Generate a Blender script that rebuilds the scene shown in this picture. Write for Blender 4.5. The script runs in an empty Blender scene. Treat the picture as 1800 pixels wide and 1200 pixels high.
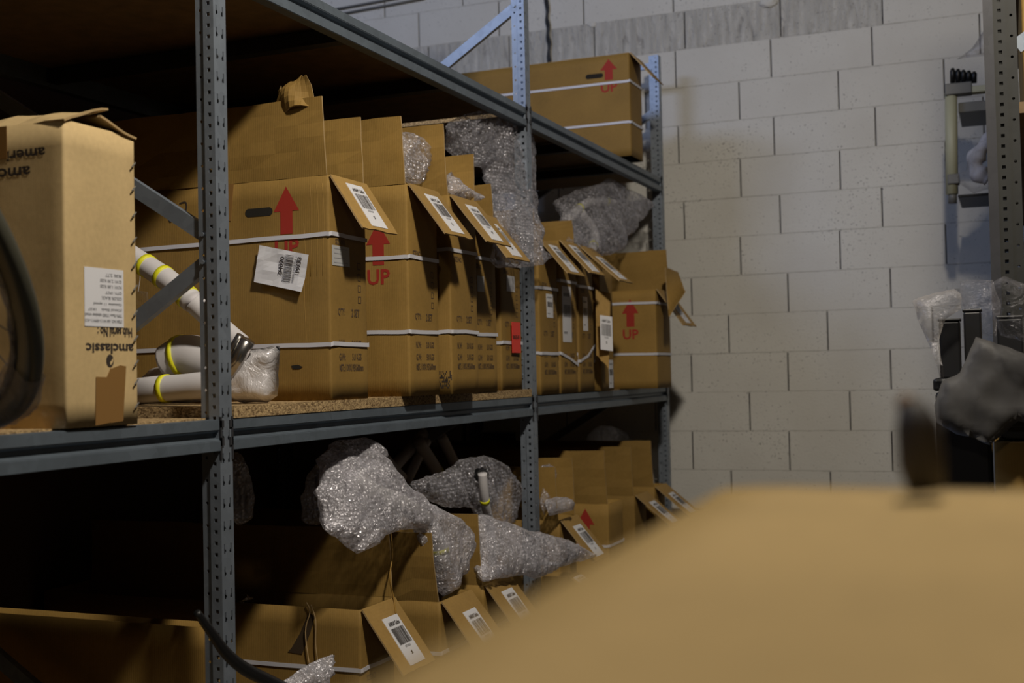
import bpy, bmesh, math, random
import numpy as np
from mathutils import Vector, Matrix, noise, geometry
from mathutils.bvhtree import BVHTree
random.seed(7)
S = bpy.context.scene
COL = S.collection

# ------------------------------------------------------------------ camera
FPX = 2140.0
TH, PT, RO = math.radians(22.3), math.radians(1.45), math.radians(1.26)
CAM = Vector((1.62, 0.0, 1.35))
FW = Vector((-math.sin(TH)*math.cos(PT), math.cos(TH)*math.cos(PT), math.sin(PT)))
_r0 = Vector((math.cos(TH), math.sin(TH), 0)); _u0 = _r0.cross(FW)
RT = _r0*math.cos(RO) - _u0*math.sin(RO)
UP = _u0*math.cos(RO) + _r0*math.sin(RO)
cam = bpy.data.cameras.new('camera'); camo = bpy.data.objects.new('camera', cam); COL.objects.link(camo)
cam.sensor_width = 36.0; cam.lens = 36.0*FPX/1800.0
M = Matrix((RT, UP, -FW)).transposed().to_4x4(); M.translation = CAM
camo.matrix_world = M
cam.clip_start = 0.02
cam.dof.use_dof = True; cam.dof.focus_distance = 3.2; cam.dof.aperture_fstop = 3.8
S.camera = camo

# ------------------------------------------------------------------ world, lights, exposure
w = bpy.data.worlds.new('world'); S.world = w; w.use_nodes = True
w.node_tree.nodes['Background'].inputs[0].default_value = (0.5, 0.6, 0.9, 1)
w.node_tree.nodes['Background'].inputs[1].default_value = 0.004
S.view_settings.view_transform = 'Standard'; S.view_settings.look = 'None'
S.view_settings.gamma = 1.0; S.view_settings.use_curve_mapping = False
S.view_settings.exposure = 0.0
S.cycles.max_bounces = 8; S.cycles.transparent_max_bounces = 16
S.cycles.caustics_reflective = False; S.cycles.caustics_refractive = False

def area(name, loc, target, sx, sy, power, col):
    l = bpy.data.lights.new(name, 'AREA'); l.shape = 'RECTANGLE'; l.size = sx; l.size_y = sy
    l.energy = power; l.color = col
    o = bpy.data.objects.new(name, l); COL.objects.link(o); o.location = loc
    d = Vector(target) - Vector(loc); o.rotation_euler = d.to_track_quat('-Z', 'Y').to_euler()
    return o
area('aisle_lamp', (1.68, 1.55, 3.7), (0.4, 3.4, 1.2), 0.20, 0.20, 82, (1.0, 0.91, 0.77))
area('rear_fill', (1.75, -1.6, 3.7), (0.2, 3.0, 1.2), 0.25, 0.25, 8, (1.0, 0.88, 0.72))  # added weak fill that gives the near side faces some light
area('daylight_window', (-2.3, 0.9, 4.55), (-0.9, 6.25, 3.4), 1.8, 0.6, 68, (0.50, 0.64, 1.0))

# ------------------------------------------------------------------ pixel -> point on a real plane of the scene
def on(ax, val, u, v):
    d = FW + RT*((u-900)/FPX) + UP*((600-v)/FPX)
    return CAM + d*((val-CAM[ax])/d[ax])
def V(*a): return Vector(a)

# ------------------------------------------------------------------ materials
def mat(name):
    m = bpy.data.materials.new(name); m.use_nodes = True
    nt = m.node_tree; return m, nt, nt.nodes['Principled BSDF']
def nd(nt, typ, **kw):
    n = nt.nodes.new(typ)
    for k, v in kw.items():
        if k in n.inputs.keys(): n.inputs[k].default_value = v
        else: setattr(n, k, v)
    return n
def ramp(nt, fac, a, b, ca, cb):
    r = nt.nodes.new('ShaderNodeValToRGB'); e = r.color_ramp.elements
    e[0].position = a; e[0].color = (*ca, 1); e[1].position = b; e[1].color = (*cb, 1)
    nt.links.new(fac, r.inputs[0]); return r.outputs[0]
def coord(nt, scale=(1, 1, 1), kind='Object'):
    tc = nt.nodes.new('ShaderNodeTexCoord'); mp = nt.nodes.new('ShaderNodeMapping')
    mp.inputs['Scale'].default_value = scale; nt.links.new(tc.outputs[kind], mp.inputs[0]); return mp.outputs[0]
def bump(nt, bsdf, h, strength, dist=0.002, prev=None):
    b = nt.nodes.new('ShaderNodeBump'); b.inputs['Strength'].default_value = strength
    b.inputs['Distance'].default_value = dist
    nt.links.new(h, b.inputs['Height'])
    if prev: nt.links.new(prev, b.inputs['Normal'])
    nt.links.new(b.outputs[0], bsdf.inputs['Normal']); return b.outputs[0]
def plain(name, c, rough=.6, metal=0.0, spec=.5):
    m, nt, b = mat(name); b.inputs['Base Color'].default_value = (*c, 1)
    b.inputs['Roughness'].default_value = rough; b.inputs['Metallic'].default_value = metal
    b.inputs['Specular IOR Level'].default_value = spec
    n = nd(nt, 'ShaderNodeTexNoise', Scale=60.0); nt.links.new(coord(nt), n.inputs['Vector'])
    bump(nt, b, n.outputs[0], .08, .001)
    return m
def cardboard(name, c, flute=0.25, tape=False, rough=.72):
    m, nt, b = mat(name)
    co = coord(nt)
    n1 = nd(nt, 'ShaderNodeTexNoise', Scale=5.0, Detail=5.0); nt.links.new(co, n1.inputs['Vector'])
    n2 = nd(nt, 'ShaderNodeTexNoise', Scale=90.0, Detail=3.0); nt.links.new(co, n2.inputs['Vector'])
    mul = nd(nt, 'ShaderNodeMath', operation='MULTIPLY_ADD'); nt.links.new(n2.outputs[0], mul.inputs[0])
    mul.inputs[1].default_value = .35; nt.links.new(n1.outputs[0], mul.inputs[2])
    oi = nt.nodes.new('ShaderNodeObjectInfo')
    col = ramp(nt, mul.outputs[0], .40, .95, tuple(x*.80 for x in c), tuple(min(1, x*1.16) for x in c))
    hs = nt.nodes.new('ShaderNodeHueSaturation'); nt.links.new(col, hs.inputs['Color'])
    mr = nt.nodes.new('ShaderNodeMapRange'); nt.links.new(oi.outputs['Random'], mr.inputs[0])
    mr.inputs[3].default_value = .88; mr.inputs[4].default_value = 1.1
    nt.links.new(mr.outputs[0], hs.inputs['Value']); nt.links.new(hs.outputs[0], b.inputs['Base Color'])
    b.inputs['Roughness'].default_value = rough; b.inputs['Specular IOR Level'].default_value = .3
    wv = nd(nt, 'ShaderNodeTexWave', Scale=55.0, Distortion=.6); wv.bands_direction = 'X'; nt.links.new(co, wv.inputs['Vector'])
    bn = bump(nt, b, wv.outputs[0], flute, .0006)
    bump(nt, b, n1.outputs[0], .35, .006, bn)
    return m
CARD = cardboard('brown_cardboard', (.30, .180, .046))
CARD_FLAP = cardboard('brown_cardboard_flap', (.36, .222, .068), .15)
CARD_PALE = cardboard('pale_cardboard', (.56, .41, .205), .05)
CARD_NEAR = cardboard('near_cardboard', (.52, .355, .14), .02)
CARD_EDGE = cardboard('cut_cardboard_edge', (.42, .29, .14), .6)
TAPE = plain('brown_packing_tape', (.25, .135, .045), .25)
STRAP = plain('white_plastic_strap', (.62, .62, .68), .4)
PAPER = plain('white_paper', (.70, .70, .74), .7)
PAPER_DIM = plain('grey_white_paper', (.42, .42, .42), .7)
INK = plain('black_ink', (.035, .025, .02), .7)
INK_SOFT = plain('faded_black_ink', (.09, .055, .03), .8)
INK_GREY = plain('grey_print', (.30, .30, .32), .8)
RED = plain('red_ink', (.33, .022, .012), .75)
REDLABEL = plain('red_sticker', (.75, .05, .03), .5)
HOLE = plain('dark_hole', (.012, .009, .006), .9)
YELLOW = plain('yellow_tape', (.80, .78, .02), .5)
FOAM = plain('white_foam', (.62, .60, .62), .75)
BLACK = plain('black_plastic', (.008, .008, .009), .45)
CARBON = plain('carbon_rim', (.06, .058, .042), .35)
BEIGE = plain('beige_plastic', (.50, .49, .34), .5)
GREYPL = plain('grey_plastic', (.15, .15, .145), .5)
CABLE_BLACK = plain('black_cable', (.012, .012, .016), .5)  # plain black of the cables themselves

def steel(name, c, rough, metal):
    m, nt, b = mat(name)
    v = nd(nt, 'ShaderNodeTexVoronoi', Scale=45.0); nt.links.new(coord(nt), v.inputs['Vector'])
    n = nd(nt, 'ShaderNodeTexNoise', Scale=6.0, Detail=6.0); nt.links.new(coord(nt), n.inputs['Vector'])
    mx = nd(nt, 'ShaderNodeMath', operation='MULTIPLY_ADD'); nt.links.new(v.outputs['Color'], mx.inputs[0]); mx.inputs[1].default_value = .35
    nt.links.new(n.outputs[0], mx.inputs[2])
    nt.links.new(ramp(nt, mx.outputs[0], .3, .95, tuple(x*.78 for x in c), tuple(x*1.15 for x in c)), b.inputs['Base Color'])
    b.inputs['Metallic'].default_value = metal; b.inputs['Roughness'].default_value = rough
    bump(nt, b, n.outputs[0], .1, .001)
    return m
STEEL = steel('galvanised_steel', (.27, .31, .37), .42, .55)
BEAM = steel('grey_blue_beam_steel', (.135, .165, .20), .45, .35)
BEAM_UP = BEAM
DARKSTEEL = steel('dark_steel', (.045, .045, .05), .5, .3)
SILVER = steel('polished_tube', (.42, .40, .38), .22, .95)

def chipboard():
    m, nt, b = mat('chipboard')
    co = coord(nt, (1, 1, 1.6)); v = nd(nt, 'ShaderNodeTexVoronoi', Scale=190.0); nt.links.new(co, v.inputs['Vector'])
    n = nd(nt, 'ShaderNodeTexNoise', Scale=260.0, Detail=4.0); nt.links.new(co, n.inputs['Vector'])
    a = nd(nt, 'ShaderNodeMath', operation='MULTIPLY'); nt.links.new(v.outputs['Color'], a.inputs[0]); nt.links.new(n.outputs[0], a.inputs[1])
    nt.links.new(ramp(nt, a.outputs[0], .05, .5, (.13, .075, .03), (.62, .44, .22)), b.inputs['Base Color'])
    b.inputs['Roughness'].default_value = .85; bump(nt, b, a.outputs[0], .5, .001)
    return m
CHIP = chipboard()
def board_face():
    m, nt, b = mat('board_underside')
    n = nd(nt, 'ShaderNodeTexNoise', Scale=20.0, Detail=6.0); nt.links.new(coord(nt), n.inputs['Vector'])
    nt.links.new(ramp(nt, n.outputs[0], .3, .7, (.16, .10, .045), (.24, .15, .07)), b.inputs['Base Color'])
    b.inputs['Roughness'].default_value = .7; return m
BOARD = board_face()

def blockmat(name, rough):
    m, nt, b = mat(name)
    co = coord(nt, (1, 1, 1), 'Object')
    oi = nt.nodes.new('ShaderNodeObjectInfo')
    add = nd(nt, 'ShaderNodeVectorMath', operation='ADD'); nt.links.new(co, add.inputs[0]); nt.links.new(oi.outputs['Location'], add.inputs[1])
    P = add.outputs[0]
    big = nd(nt, 'ShaderNodeTexNoise', Scale=3.0, Detail=4.0); nt.links.new(P, big.inputs['Vector'])
    pit = nd(nt, 'ShaderNodeTexNoise', Scale=105.0, Detail=4.0, Roughness=.6); nt.links.new(P, pit.inputs['Vector'])
    msk = nd(nt, 'ShaderNodeMath', operation='MULTIPLY_ADD'); nt.links.new(big.outputs[0], msk.inputs[0]); msk.inputs[1].default_value = -.22
    nt.links.new(pit.outputs[0], msk.inputs[2])
    pc = ramp(nt, msk.outputs[0], .185, .245, (.16, .15, .15), (.72, .705, .665))
    fine = nd(nt, 'ShaderNodeTexNoise', Scale=180.0, Detail=3.0); nt.links.new(P, fine.inputs['Vector'])
    tone = ramp(nt, big.outputs[0], .3, .7, (.90, .89, .88), (1, 1, 1))
    mx = nt.nodes.new('ShaderNodeMixRGB'); mx.blend_type = 'MULTIPLY'; mx.inputs[0].default_value = 1
    nt.links.new(pc, mx.inputs[1]); nt.links.new(tone, mx.inputs[2])
    b.inputs['Roughness'].default_value = .75
    nt.links.new(mx.outputs[0], b.inputs['Base Color'])
    bn = bump(nt, b, fine.outputs[0], .35, .0015)
    bn = bump(nt, b, msk.outputs[0], .5, .004, bn)
    if rough:
        sep = nd(nt, 'ShaderNodeMapping'); sep.inputs['Scale'].default_value = (1, 1, .28); nt.links.new(P, sep.inputs[0])
        dr = nd(nt, 'ShaderNodeTexNoise', Scale=30.0, Detail=6.0, Roughness=.7, Distortion=.5); nt.links.new(sep.outputs[0], dr.inputs['Vector'])
        bump(nt, b, dr.outputs[0], 1.0, .028, bn)
        c2 = ramp(nt, dr.outputs[0], .34, .44, (.35, .33, .34), (1, 1, 1))
        m2 = nt.nodes.new('ShaderNodeMixRGB'); m2.blend_type = 'MULTIPLY'; m2.inputs[0].default_value = .55
        nt.links.new(mx.outputs[0], m2.inputs[1]); nt.links.new(c2, m2.inputs[2]); nt.links.new(m2.outputs[0], b.inputs['Base Color'])
    return m
BLOCK = blockmat('painted_concrete_block', False)
BLOCK_R = blockmat('painted_dripping_mortar_block', True)
JOINT = plain('dark_open_joint', (.05, .045, .05), .9)
MORTAR = blockmat('painted_mortar', True)
FLOORM = plain('grey_concrete_floor', (.10, .095, .09), .7)
DARKWALL = plain('dark_painted_wall', (.07, .055, .04), .9)

def film(name, white, clear, bub, rough=.2, tint=(.80, .78, .84), gl=.45, wr=1.0):
    """clear plastic: see-through where flat, milky and glossy on its bubbles and folds; bub = bubbles per metre"""
    m, nt, b = mat(name); nt.nodes.remove(b)
    co = coord(nt)
    df = nt.nodes.new('ShaderNodeBsdfDiffuse'); tl = nt.nodes.new('ShaderNodeBsdfTranslucent'); g = nt.nodes.new('ShaderNodeBsdfAnisotropic')
    c = (*[t*white for t in tint], 1)
    df.inputs[0].default_value = c; tl.inputs[0].default_value = c; g.inputs['Color'].default_value = (.95, .93, 1, 1); g.inputs['Roughness'].default_value = rough
    n = nd(nt, 'ShaderNodeTexNoise', Scale=16.0, Detail=6.0, Roughness=.62, Distortion=1.6); nt.links.new(co, n.inputs['Vector'])
    def bmp(h, st, di, prev=None):
        q = nt.nodes.new('ShaderNodeBump'); q.inputs['Strength'].default_value = st; q.inputs['Distance'].default_value = di
        nt.links.new(h, q.inputs['Height'])
        if prev: nt.links.new(prev, q.inputs['Normal'])
        return q.outputs[0]
    bn = bmp(n.outputs[0], 1.0*wr, .018)
    if bub:
        v = nd(nt, 'ShaderNodeTexVoronoi', Scale=float(bub), Randomness=.45); nt.links.new(co, v.inputs['Vector'])
        hgt = ramp(nt, v.outputs['Distance'], .15, .55, (1, 1, 1), (0, 0, 0))
        bn2 = bmp(hgt, 1.0, .0045, bn)
    else:
        v2 = nd(nt, 'ShaderNodeTexNoise', Scale=55.0, Detail=3.0, Distortion=2.0); nt.links.new(co, v2.inputs['Vector'])
        hgt = v2.outputs[0]; bn2 = bmp(hgt, .5, .004, bn)
    nt.links.new(bn, df.inputs['Normal']); nt.links.new(bn2, g.inputs['Normal'])
    m1 = nt.nodes.new('ShaderNodeMixShader'); m1.inputs[0].default_value = .18
    nt.links.new(df.outputs[0], m1.inputs[1]); nt.links.new(tl.outputs[0], m1.inputs[2])
    m2 = nt.nodes.new('ShaderNodeMixShader'); m2.inputs[0].default_value = gl
    nt.links.new(m1.outputs[0], m2.inputs[1]); nt.links.new(g.outputs[0], m2.inputs[2])
    tr = nt.nodes.new('ShaderNodeBsdfTransparent'); mix = nt.nodes.new('ShaderNodeMixShader')
    lw = nt.nodes.new('ShaderNodeLayerWeight'); lw.inputs[0].default_value = .3; nt.links.new(bn, lw.inputs['Normal'])
    a = nd(nt, 'ShaderNodeMath', operation='MULTIPLY_ADD'); nt.links.new(lw.outputs['Facing'], a.inputs[0]); a.inputs[1].default_value = .55; a.inputs[2].default_value = 1-clear-.12
    pn = nd(nt, 'ShaderNodeTexNoise', Scale=7.0, Detail=4.0, Distortion=1.0); nt.links.new(co, pn.inputs['Vector'])
    a2 = nd(nt, 'ShaderNodeMath', operation='MULTIPLY_ADD'); nt.links.new(pn.outputs[0], a2.inputs[0]); a2.inputs[1].default_value = .7
    a3 = nd(nt, 'ShaderNodeMath', operation='ADD'); nt.links.new(a.outputs[0], a3.inputs[0]); a3.inputs[1].default_value = -.50
    nt.links.new(a3.outputs[0], a2.inputs[2])
    fin = nd(nt, 'ShaderNodeMath', operation='MULTIPLY_ADD'); nt.links.new(hgt, fin.inputs[0]); fin.inputs[1].default_value = .35 if bub else .0
    nt.links.new(a2.outputs[0], fin.inputs[2]); fin.use_clamp = True
    nt.links.new(fin.outputs[0], mix.inputs[0]); nt.links.new(tr.outputs[0], mix.inputs[1]); nt.links.new(m2.outputs[0], mix.inputs[2])
    nt.links.new(mix.outputs[0], nt.nodes['Material Output'].inputs[0])
    return m
BUBBLE = film('bubble_wrap', 1.2, .66, 82, .24, gl=.6)
BUBBLE_C = film('clear_bubble_wrap', 1.2, .74, 82, .24, gl=.6)
BUBBLE_D = film('thick_bubble_wrap', 1.22, .40, 82, .26, gl=.58)
CLEARBAG = film('clear_poly_bag', .5, .75, 0)
TISSUE = film('white_plastic_tissue', 1.0, -.3, 0, .3, (.85, .82, .84), .25, .5)
GREYFILM = film('dusty_plastic_film', .5, .5, 0, .35, (.75, .70, .66), .2, .4)

# ------------------------------------------------------------------ mesh helpers
def mk(name, verts, faces, m, parent=None, smooth=False, loc=None):
    me = bpy.data.meshes.new(name); me.from_pydata([tuple(v) for v in verts], [], faces); me.update()
    return mko(name, me, m, parent, smooth, loc)
def mko(name, me, m, parent=None, smooth=False, loc=None):
    if m is not None and not me.materials:
        me.materials.append(m)
    if smooth: me.polygons.foreach_set('use_smooth', [True]*len(me.polygons))
    o = bpy.data.objects.new(name, me); COL.objects.link(o)
    if parent: o.parent = parent
    if loc is not None: o.location = loc
    return o
def frombm(name, bm, m, parent=None, smooth=False, loc=None):
    bmesh.ops.recalc_face_normals(bm, faces=bm.faces[:])
    me = bpy.data.meshes.new(name); bm.to_mesh(me); bm.free()
    return mko(name, me, m, parent, smooth, loc)
def tag(o, label, cat, group=None, kind=None):
    o['label'] = label; o['category'] = cat
    if group: o['group'] = group
    if kind: o['kind'] = kind
    return o
def thing(name, label, cat, loc=(0, 0, 0), rz=0, group=None):
    o = bpy.data.objects.new(name, None); COL.objects.link(o); o.location = loc; o.rotation_euler = (0, 0, rz)
    o.empty_display_size = .05
    return tag(o, label, cat, group)
def bx(bm, x0, x1, y0, y1, z0, z1):
    vs = [bm.verts.new((x, y, z)) for x in (x0, x1) for y in (y0, y1) for z in (z0, z1)]
    for f in ((0, 1, 3, 2), (4, 6, 7, 5), (0, 4, 5, 1), (2, 3, 7, 6), (0, 2, 6, 4), (1, 5, 7, 3)):
        bm.faces.new([vs[i] for i in f])
def box(name, b, m, parent=None, bev=0.0, loc=None):
    bm = bmesh.new(); bx(bm, *b)
    if bev: bmesh.ops.bevel(bm, geom=bm.edges[:], offset=bev, segments=2, affect='EDGES', profile=.5)
    return frombm(name, bm, m, parent, False, loc)
def prism_y(bm, prof, y0, y1):
    a = [bm.verts.new((x, y0, z)) for x, z in prof]; b = [bm.verts.new((x, y1, z)) for x, z in prof]
    n = len(prof)
    for i in range(n): bm.faces.new((a[i], a[(i+1) % n], b[(i+1) % n], b[i]))
    bm.faces.new(a[::-1]); bm.faces.new(b)
def tube(pts, rad, seg=10, closed=False):
    """verts, faces of a tube along pts; rad number or list"""
    pts = [Vector(p) for p in pts]; n = len(pts); vs = []; fs = []
    rads = rad if hasattr(rad, '__len__') else [rad]*n
    prev = None
    for i, p in enumerate(pts):
        if closed: t = pts[(i+1) % n]-pts[i-1]
        else: t = pts[min(i+1, n-1)]-pts[max(i-1, 0)]
        t.normalize()
        if prev is None:
            a = Vector((0, 0, 1)) if abs(t.z) < .9 else Vector((1, 0, 0))
            nx = t.cross(a).normalized()
        else: nx = (prev - t*prev.dot(t)).normalized()
        prev = nx; ny = t.cross(nx)
        for k in range(seg):
            an = 2*math.pi*k/seg; vs.append(p+nx*math.cos(an)*rads[i]+ny*math.sin(an)*rads[i])
    m = n if closed else n-1
    for i in range(m):
        j = (i+1) % n
        for k in range(seg):
            fs.append((i*seg+k, i*seg+(k+1) % seg, j*seg+(k+1) % seg, j*seg+k))
    if not closed:
        fs.append(tuple(range(seg))[::-1]); fs.append(tuple((n-1)*seg+k for k in range(seg)))
    return vs, fs
def smoothpath(pts, n=8):
    pts = [Vector(p) for p in pts]; out = []
    for i in range(len(pts)-1):
        p0, p1, p2, p3 = pts[max(i-1, 0)], pts[i], pts[i+1], pts[min(i+2, len(pts)-1)]
        for k in range(n):
            t = k/n
            out.append(.5*((2*p1)+(p2-p0)*t+(2*p0-5*p1+4*p2-p3)*t*t+(3*p1-p0-3*p2+p3)*t**3))
    out.append(pts[-1]); return out
def sheet(name, c00, c10, c11, c01, m, parent=None, th=.004, nu=8, nv=8, bend=0.0, rough=0.0, ragged=0.0, seed=0, edge=None):
    """corrugated sheet between four corners, with thickness, curl and crumple"""
    c00, c10, c11, c01 = map(Vector, (c00, c10, c11, c01))
    nrm = (c10-c00).cross(c01-c00).normalized()
    vs = []; R = random.Random(seed+len(name))
    for s in (0, 1):
        for j in range(nv+1):
            for i in range(nu+1):
                a, b = i/nu, j/nv
                p = (c00*(1-a)+c10*a)*(1-b)+(c01*(1-a)+c11*a)*b
                k = bend*math.sin(math.pi*b)*.5+bend*b*b*.5
                k += rough*noise.noise(p*14+Vector((seed, seed, 0)))
                p = p+nrm*(k+(th/2 if s else -th/2))
                if ragged and (j == nv or i in (0, nu)):
                    q = ragged*noise.noise(Vector((a*9+seed, b*9, seed*.7)))
                    p = p+(c01-c00).normalized()*q
                vs.append(p)
    W = nu+1; N = W*(nv+1); fs = []; ed = []
    for j in range(nv):
        for i in range(nu):
            q = j*W+i; fs.append((q, q+W, q+W+1, q+1)); fs.append((N+q, N+q+1, N+q+W+1, N+q+W))
    for i in range(nu):
        fs.append((i, i+1, N+i+1, N+i)); q = nv*W+i; fs.append((q, N+q, N+q+1, q+1))
    for j in range(nv):
        q = j*W; fs.append((q, N+q, N+q+W, q+W)); q = j*W+nu; fs.append((q, q+W, N+q+W, N+q))
    o = mk(name, vs, fs, m, parent)
    if edge:
        o.data.materials.append(edge)
        for f in list(o.data.polygons)[2*nu*nv:]: f.material_index = 1
    return o

# text -> mesh data cached per string
_tc = {}
def textgeo(s):
    if s not in _tc:
        cu = bpy.data.curves.new('t', 'FONT'); cu.body = s; cu.size = 1.0; cu.resolution_u = 2; cu.offset = .027; cu.space_line = .95
        o = bpy.data.objects.new('t', cu); COL.objects.link(o)
        dg = bpy.context.evaluated_depsgraph_get(); dg.update()
        me = bpy.data.meshes.new_from_object(o.evaluated_get(dg))
        _tc[s] = ([Vector(v.co) for v in me.vertices], [tuple(p.vertices) for p in me.polygons])
        bpy.data.objects.remove(o); bpy.data.curves.remove(cu); bpy.data.meshes.remove(me)
    return _tc[s]
def fit(s, width, height, bold=0):
    """text geometry in a width x height box, origin lower left"""
    vs, fs = textgeo(s)
    x0 = min(v.x for v in vs); x1 = max(v.x for v in vs); y0 = min(v.y for v in vs); y1 = max(v.y for v in vs)
    return [((v.x-x0)/(x1-x0)*width, (v.y-y0)/(y1-y0)*height) for v in vs], fs
_bvh = {}
def on_body(par, p, n, lift):
    """p moved along n onto the dented surface of the carton's body"""
    if par not in _bvh:
        b = [c for c in par.children if c.name.startswith('box_body')][0].data
        _bvh[par] = BVHTree.FromPolygons([v.co.copy() for v in b.vertices], [tuple(q.vertices) for q in b.polygons])
    h = _bvh[par].ray_cast(p+n*.03, -n, .05)
    return (h[0] if h[0] is not None else p)+n*lift
def frame(o, ex, ey, lift=.0006, par=None):
    o, ex, ey = Vector(o), Vector(ex).normalized(), Vector(ey).normalized()
    n = ex.cross(ey).normalized()
    if par is not None: return lambda x, y, k=1: on_body(par, o+ex*x+ey*y, n, lift*.6*k+.0003)
    return lambda x, y, k=1: o+ex*x+ey*y+n*lift*k
def put(name, fr, geo, m, parent, dx=0, dy=0, k=1):
    vs, fs = geo
    return mk(name, [fr(x+dx, y+dy, k) for x, y in vs], fs, m, parent)
def put_text(name, s, fr, x, y, wd, ht, m, parent, k=1):
    return put(name, fr, fit(s, wd, ht), m, parent, x, y, k)
def rects(L):
    vs = []; fs = []
    for x0, y0, x1, y1 in L:
        n = len(vs); vs += [(x0, y0), (x1, y0), (x1, y1), (x0, y1)]; fs.append((n, n+1, n+2, n+3))
    return vs, fs
def barcode(w_, h_, seed=1, gap=.0):
    R = random.Random(seed); x = 0; L = []
    while x < w_:
        b = R.choice((.6, .6, 1.2, 1.8))*w_/60; L.append((x, 0, min(w_, x+b), h_)); x += b+R.choice((.7, .7, 1.3, 1.9))*w_/60
    return rects(L)
def arrow(w_, h_):
    hh = h_*.52; s = w_*.24
    return ([(-w_/2, h_-hh), (w_/2, h_-hh), (0, h_), (-s, 0), (s, 0), (s, h_-hh+.0001), (-s, h_-hh+.0001)], [(0, 1, 2), (3, 4, 5, 6)])

# pillow: inflated plastic shape from an outline of points in space
def pillow(name, out, m, parent=None, T=.05, step=.016, wr=.012, back=.6, seed=1, jag=.004, R=.09, freq=9.0):
    """out: list of (u, v, x): outline points lying at their own distance x from the shelf front"""
    P = [on(0, x, u, v) for u, v, x in out]
    n = len(P); dense = []
    for i in range(n):
        p0, p1, p2, p3 = P[i-1], P[i], P[(i+1) % n], P[(i+2) % n]
        k = max(1, int((p2-p1).length/step))
        for j in range(k):
            t = j/k
            q = .5*((2*p1)+(p2-p0)*t+(2*p0-5*p1+4*p2-p3)*t*t+(3*p1-p0-3*p2+p3)*t**3)
            q = q.lerp(p1.lerp(p2, t), .45)
            d = noise.noise(q*35+Vector((seed, 0, 0)))*jag
            q = q+Vector((0, d, noise.noise(q*35+Vector((0, seed, 5)))*jag)); dense.append(q)
    ys = [p.y for p in dense]; zs = [p.z for p in dense]
    pts = [Vector((p.y, p.z)) for p in dense]; nb = len(pts)
    g = step; y = min(ys)
    arr = np.array([(p[0], p[1]) for p in pts]); row = 0
    while y < max(ys):
        z = min(zs)+(g/2 if row % 2 else 0)
        while z < max(zs):
            if np.hypot(arr[:, 0]-y, arr[:, 1]-z).min() > g*.7: pts.append(Vector((y, z)))
            z += g
        y += g*.87; row += 1
    r = geometry.delaunay_2d_cdt(pts, [], [list(range(nb))], 1, 1e-6)
    v2, tris = r[0], r[2]
    used = sorted({i for t in tris for i in t}); mp = {a: b for b, a in enumerate(used)}
    v2 = [v2[i] for i in used]; tris = [tuple(mp[i] for i in t) for t in tris]
    oxs = np.array([x for _, _, x in out]); opt = np.array([(p.y, p.z) for p in P])
    front = []; bk = []; N = len(v2); seam = []
    for i, q in enumerate(v2):
        d = np.hypot(arr[:, 0]-q[0], arr[:, 1]-q[1]).min()
        wt = 1/(((opt[:, 0]-q[0])**2+(opt[:, 1]-q[1])**2)+1e-4); xb = float((wt*oxs).sum()/wt.sum())
        s = min(d/R, 1); h = T*math.sqrt(max(0, 1-(1-s)**2))
        Q = Vector((q[0], q[1], seed*3.1))
        an = seed*1.1+1.2*noise.noise(Q*3); ca, sa_ = math.cos(an), math.sin(an)
        a_, b_ = q[0]*ca+q[1]*sa_, -q[0]*sa_+q[1]*ca
        rid = 1-abs(noise.noise(Vector((a_*freq*2.2, b_*freq*.7, seed))))*2.6
        rid2 = 1-abs(noise.noise(Vector((a_*freq*5, b_*freq*2.4, seed+7))))*2.4
        k = min(1, d/.012)
        w1 = wr*(rid*.8+rid2*.10+noise.noise(Q*5)*.8)*k
        front.append(Vector((xb+h+w1, q[0], q[1]))); bk.append(Vector((xb-h*back-w1*.6-.0008, q[0], q[1])))
    vs = front+bk
    fs = []
    from collections import Counter
    ec = Counter()
    for t in tris:
        for a, b in ((t[0], t[1]), (t[1], t[2]), (t[2], t[0])): ec[(a, b)] += 1
    for t in tris: fs.append(t); fs.append(tuple(N+i for i in t[::-1]))
    for (a, b) in list(ec):
        if (b, a) not in ec: fs.append((b, a, N+a, N+b))
    bm = bmesh.new(); bv = [bm.verts.new(v) for v in vs]
    for f in fs:
        try: bm.faces.new([bv[i] for i in f])
        except ValueError: pass
    return frombm(name, bm, m, parent, True)

# ================================================================== the setting
YW = 6.25
o = box('floor', (-3.7, 4.2, -3.2, YW+.3, -.1, 0), FLOORM); o['kind'] = 'structure'
o = box('ceiling', (-3.7, 4.2, -3.2, YW+.3, 4.9, 5.0), plain('grey_ceiling', (.25, .26, .28), .9)); o['kind'] = 'structure'
o = box('wall_left', (-3.7, -3.6, -3.2, YW+.3, 0, 4.9), DARKWALL); o['kind'] = 'structure'
o = box('wall_right', (4.1, 4.2, -3.2, YW+.3, 0, 4.9), DARKWALL); o['kind'] = 'structure'
o = box('wall_front', (-3.6, 4.1, -3.2, -3.1, 0, 4.9), DARKWALL); o['kind'] = 'structure'
wall = box('wall_back', (-3.6, 4.1, YW+.006, YW+.3, 0, 4.9), JOINT); wall['kind'] = 'structure'

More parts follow.
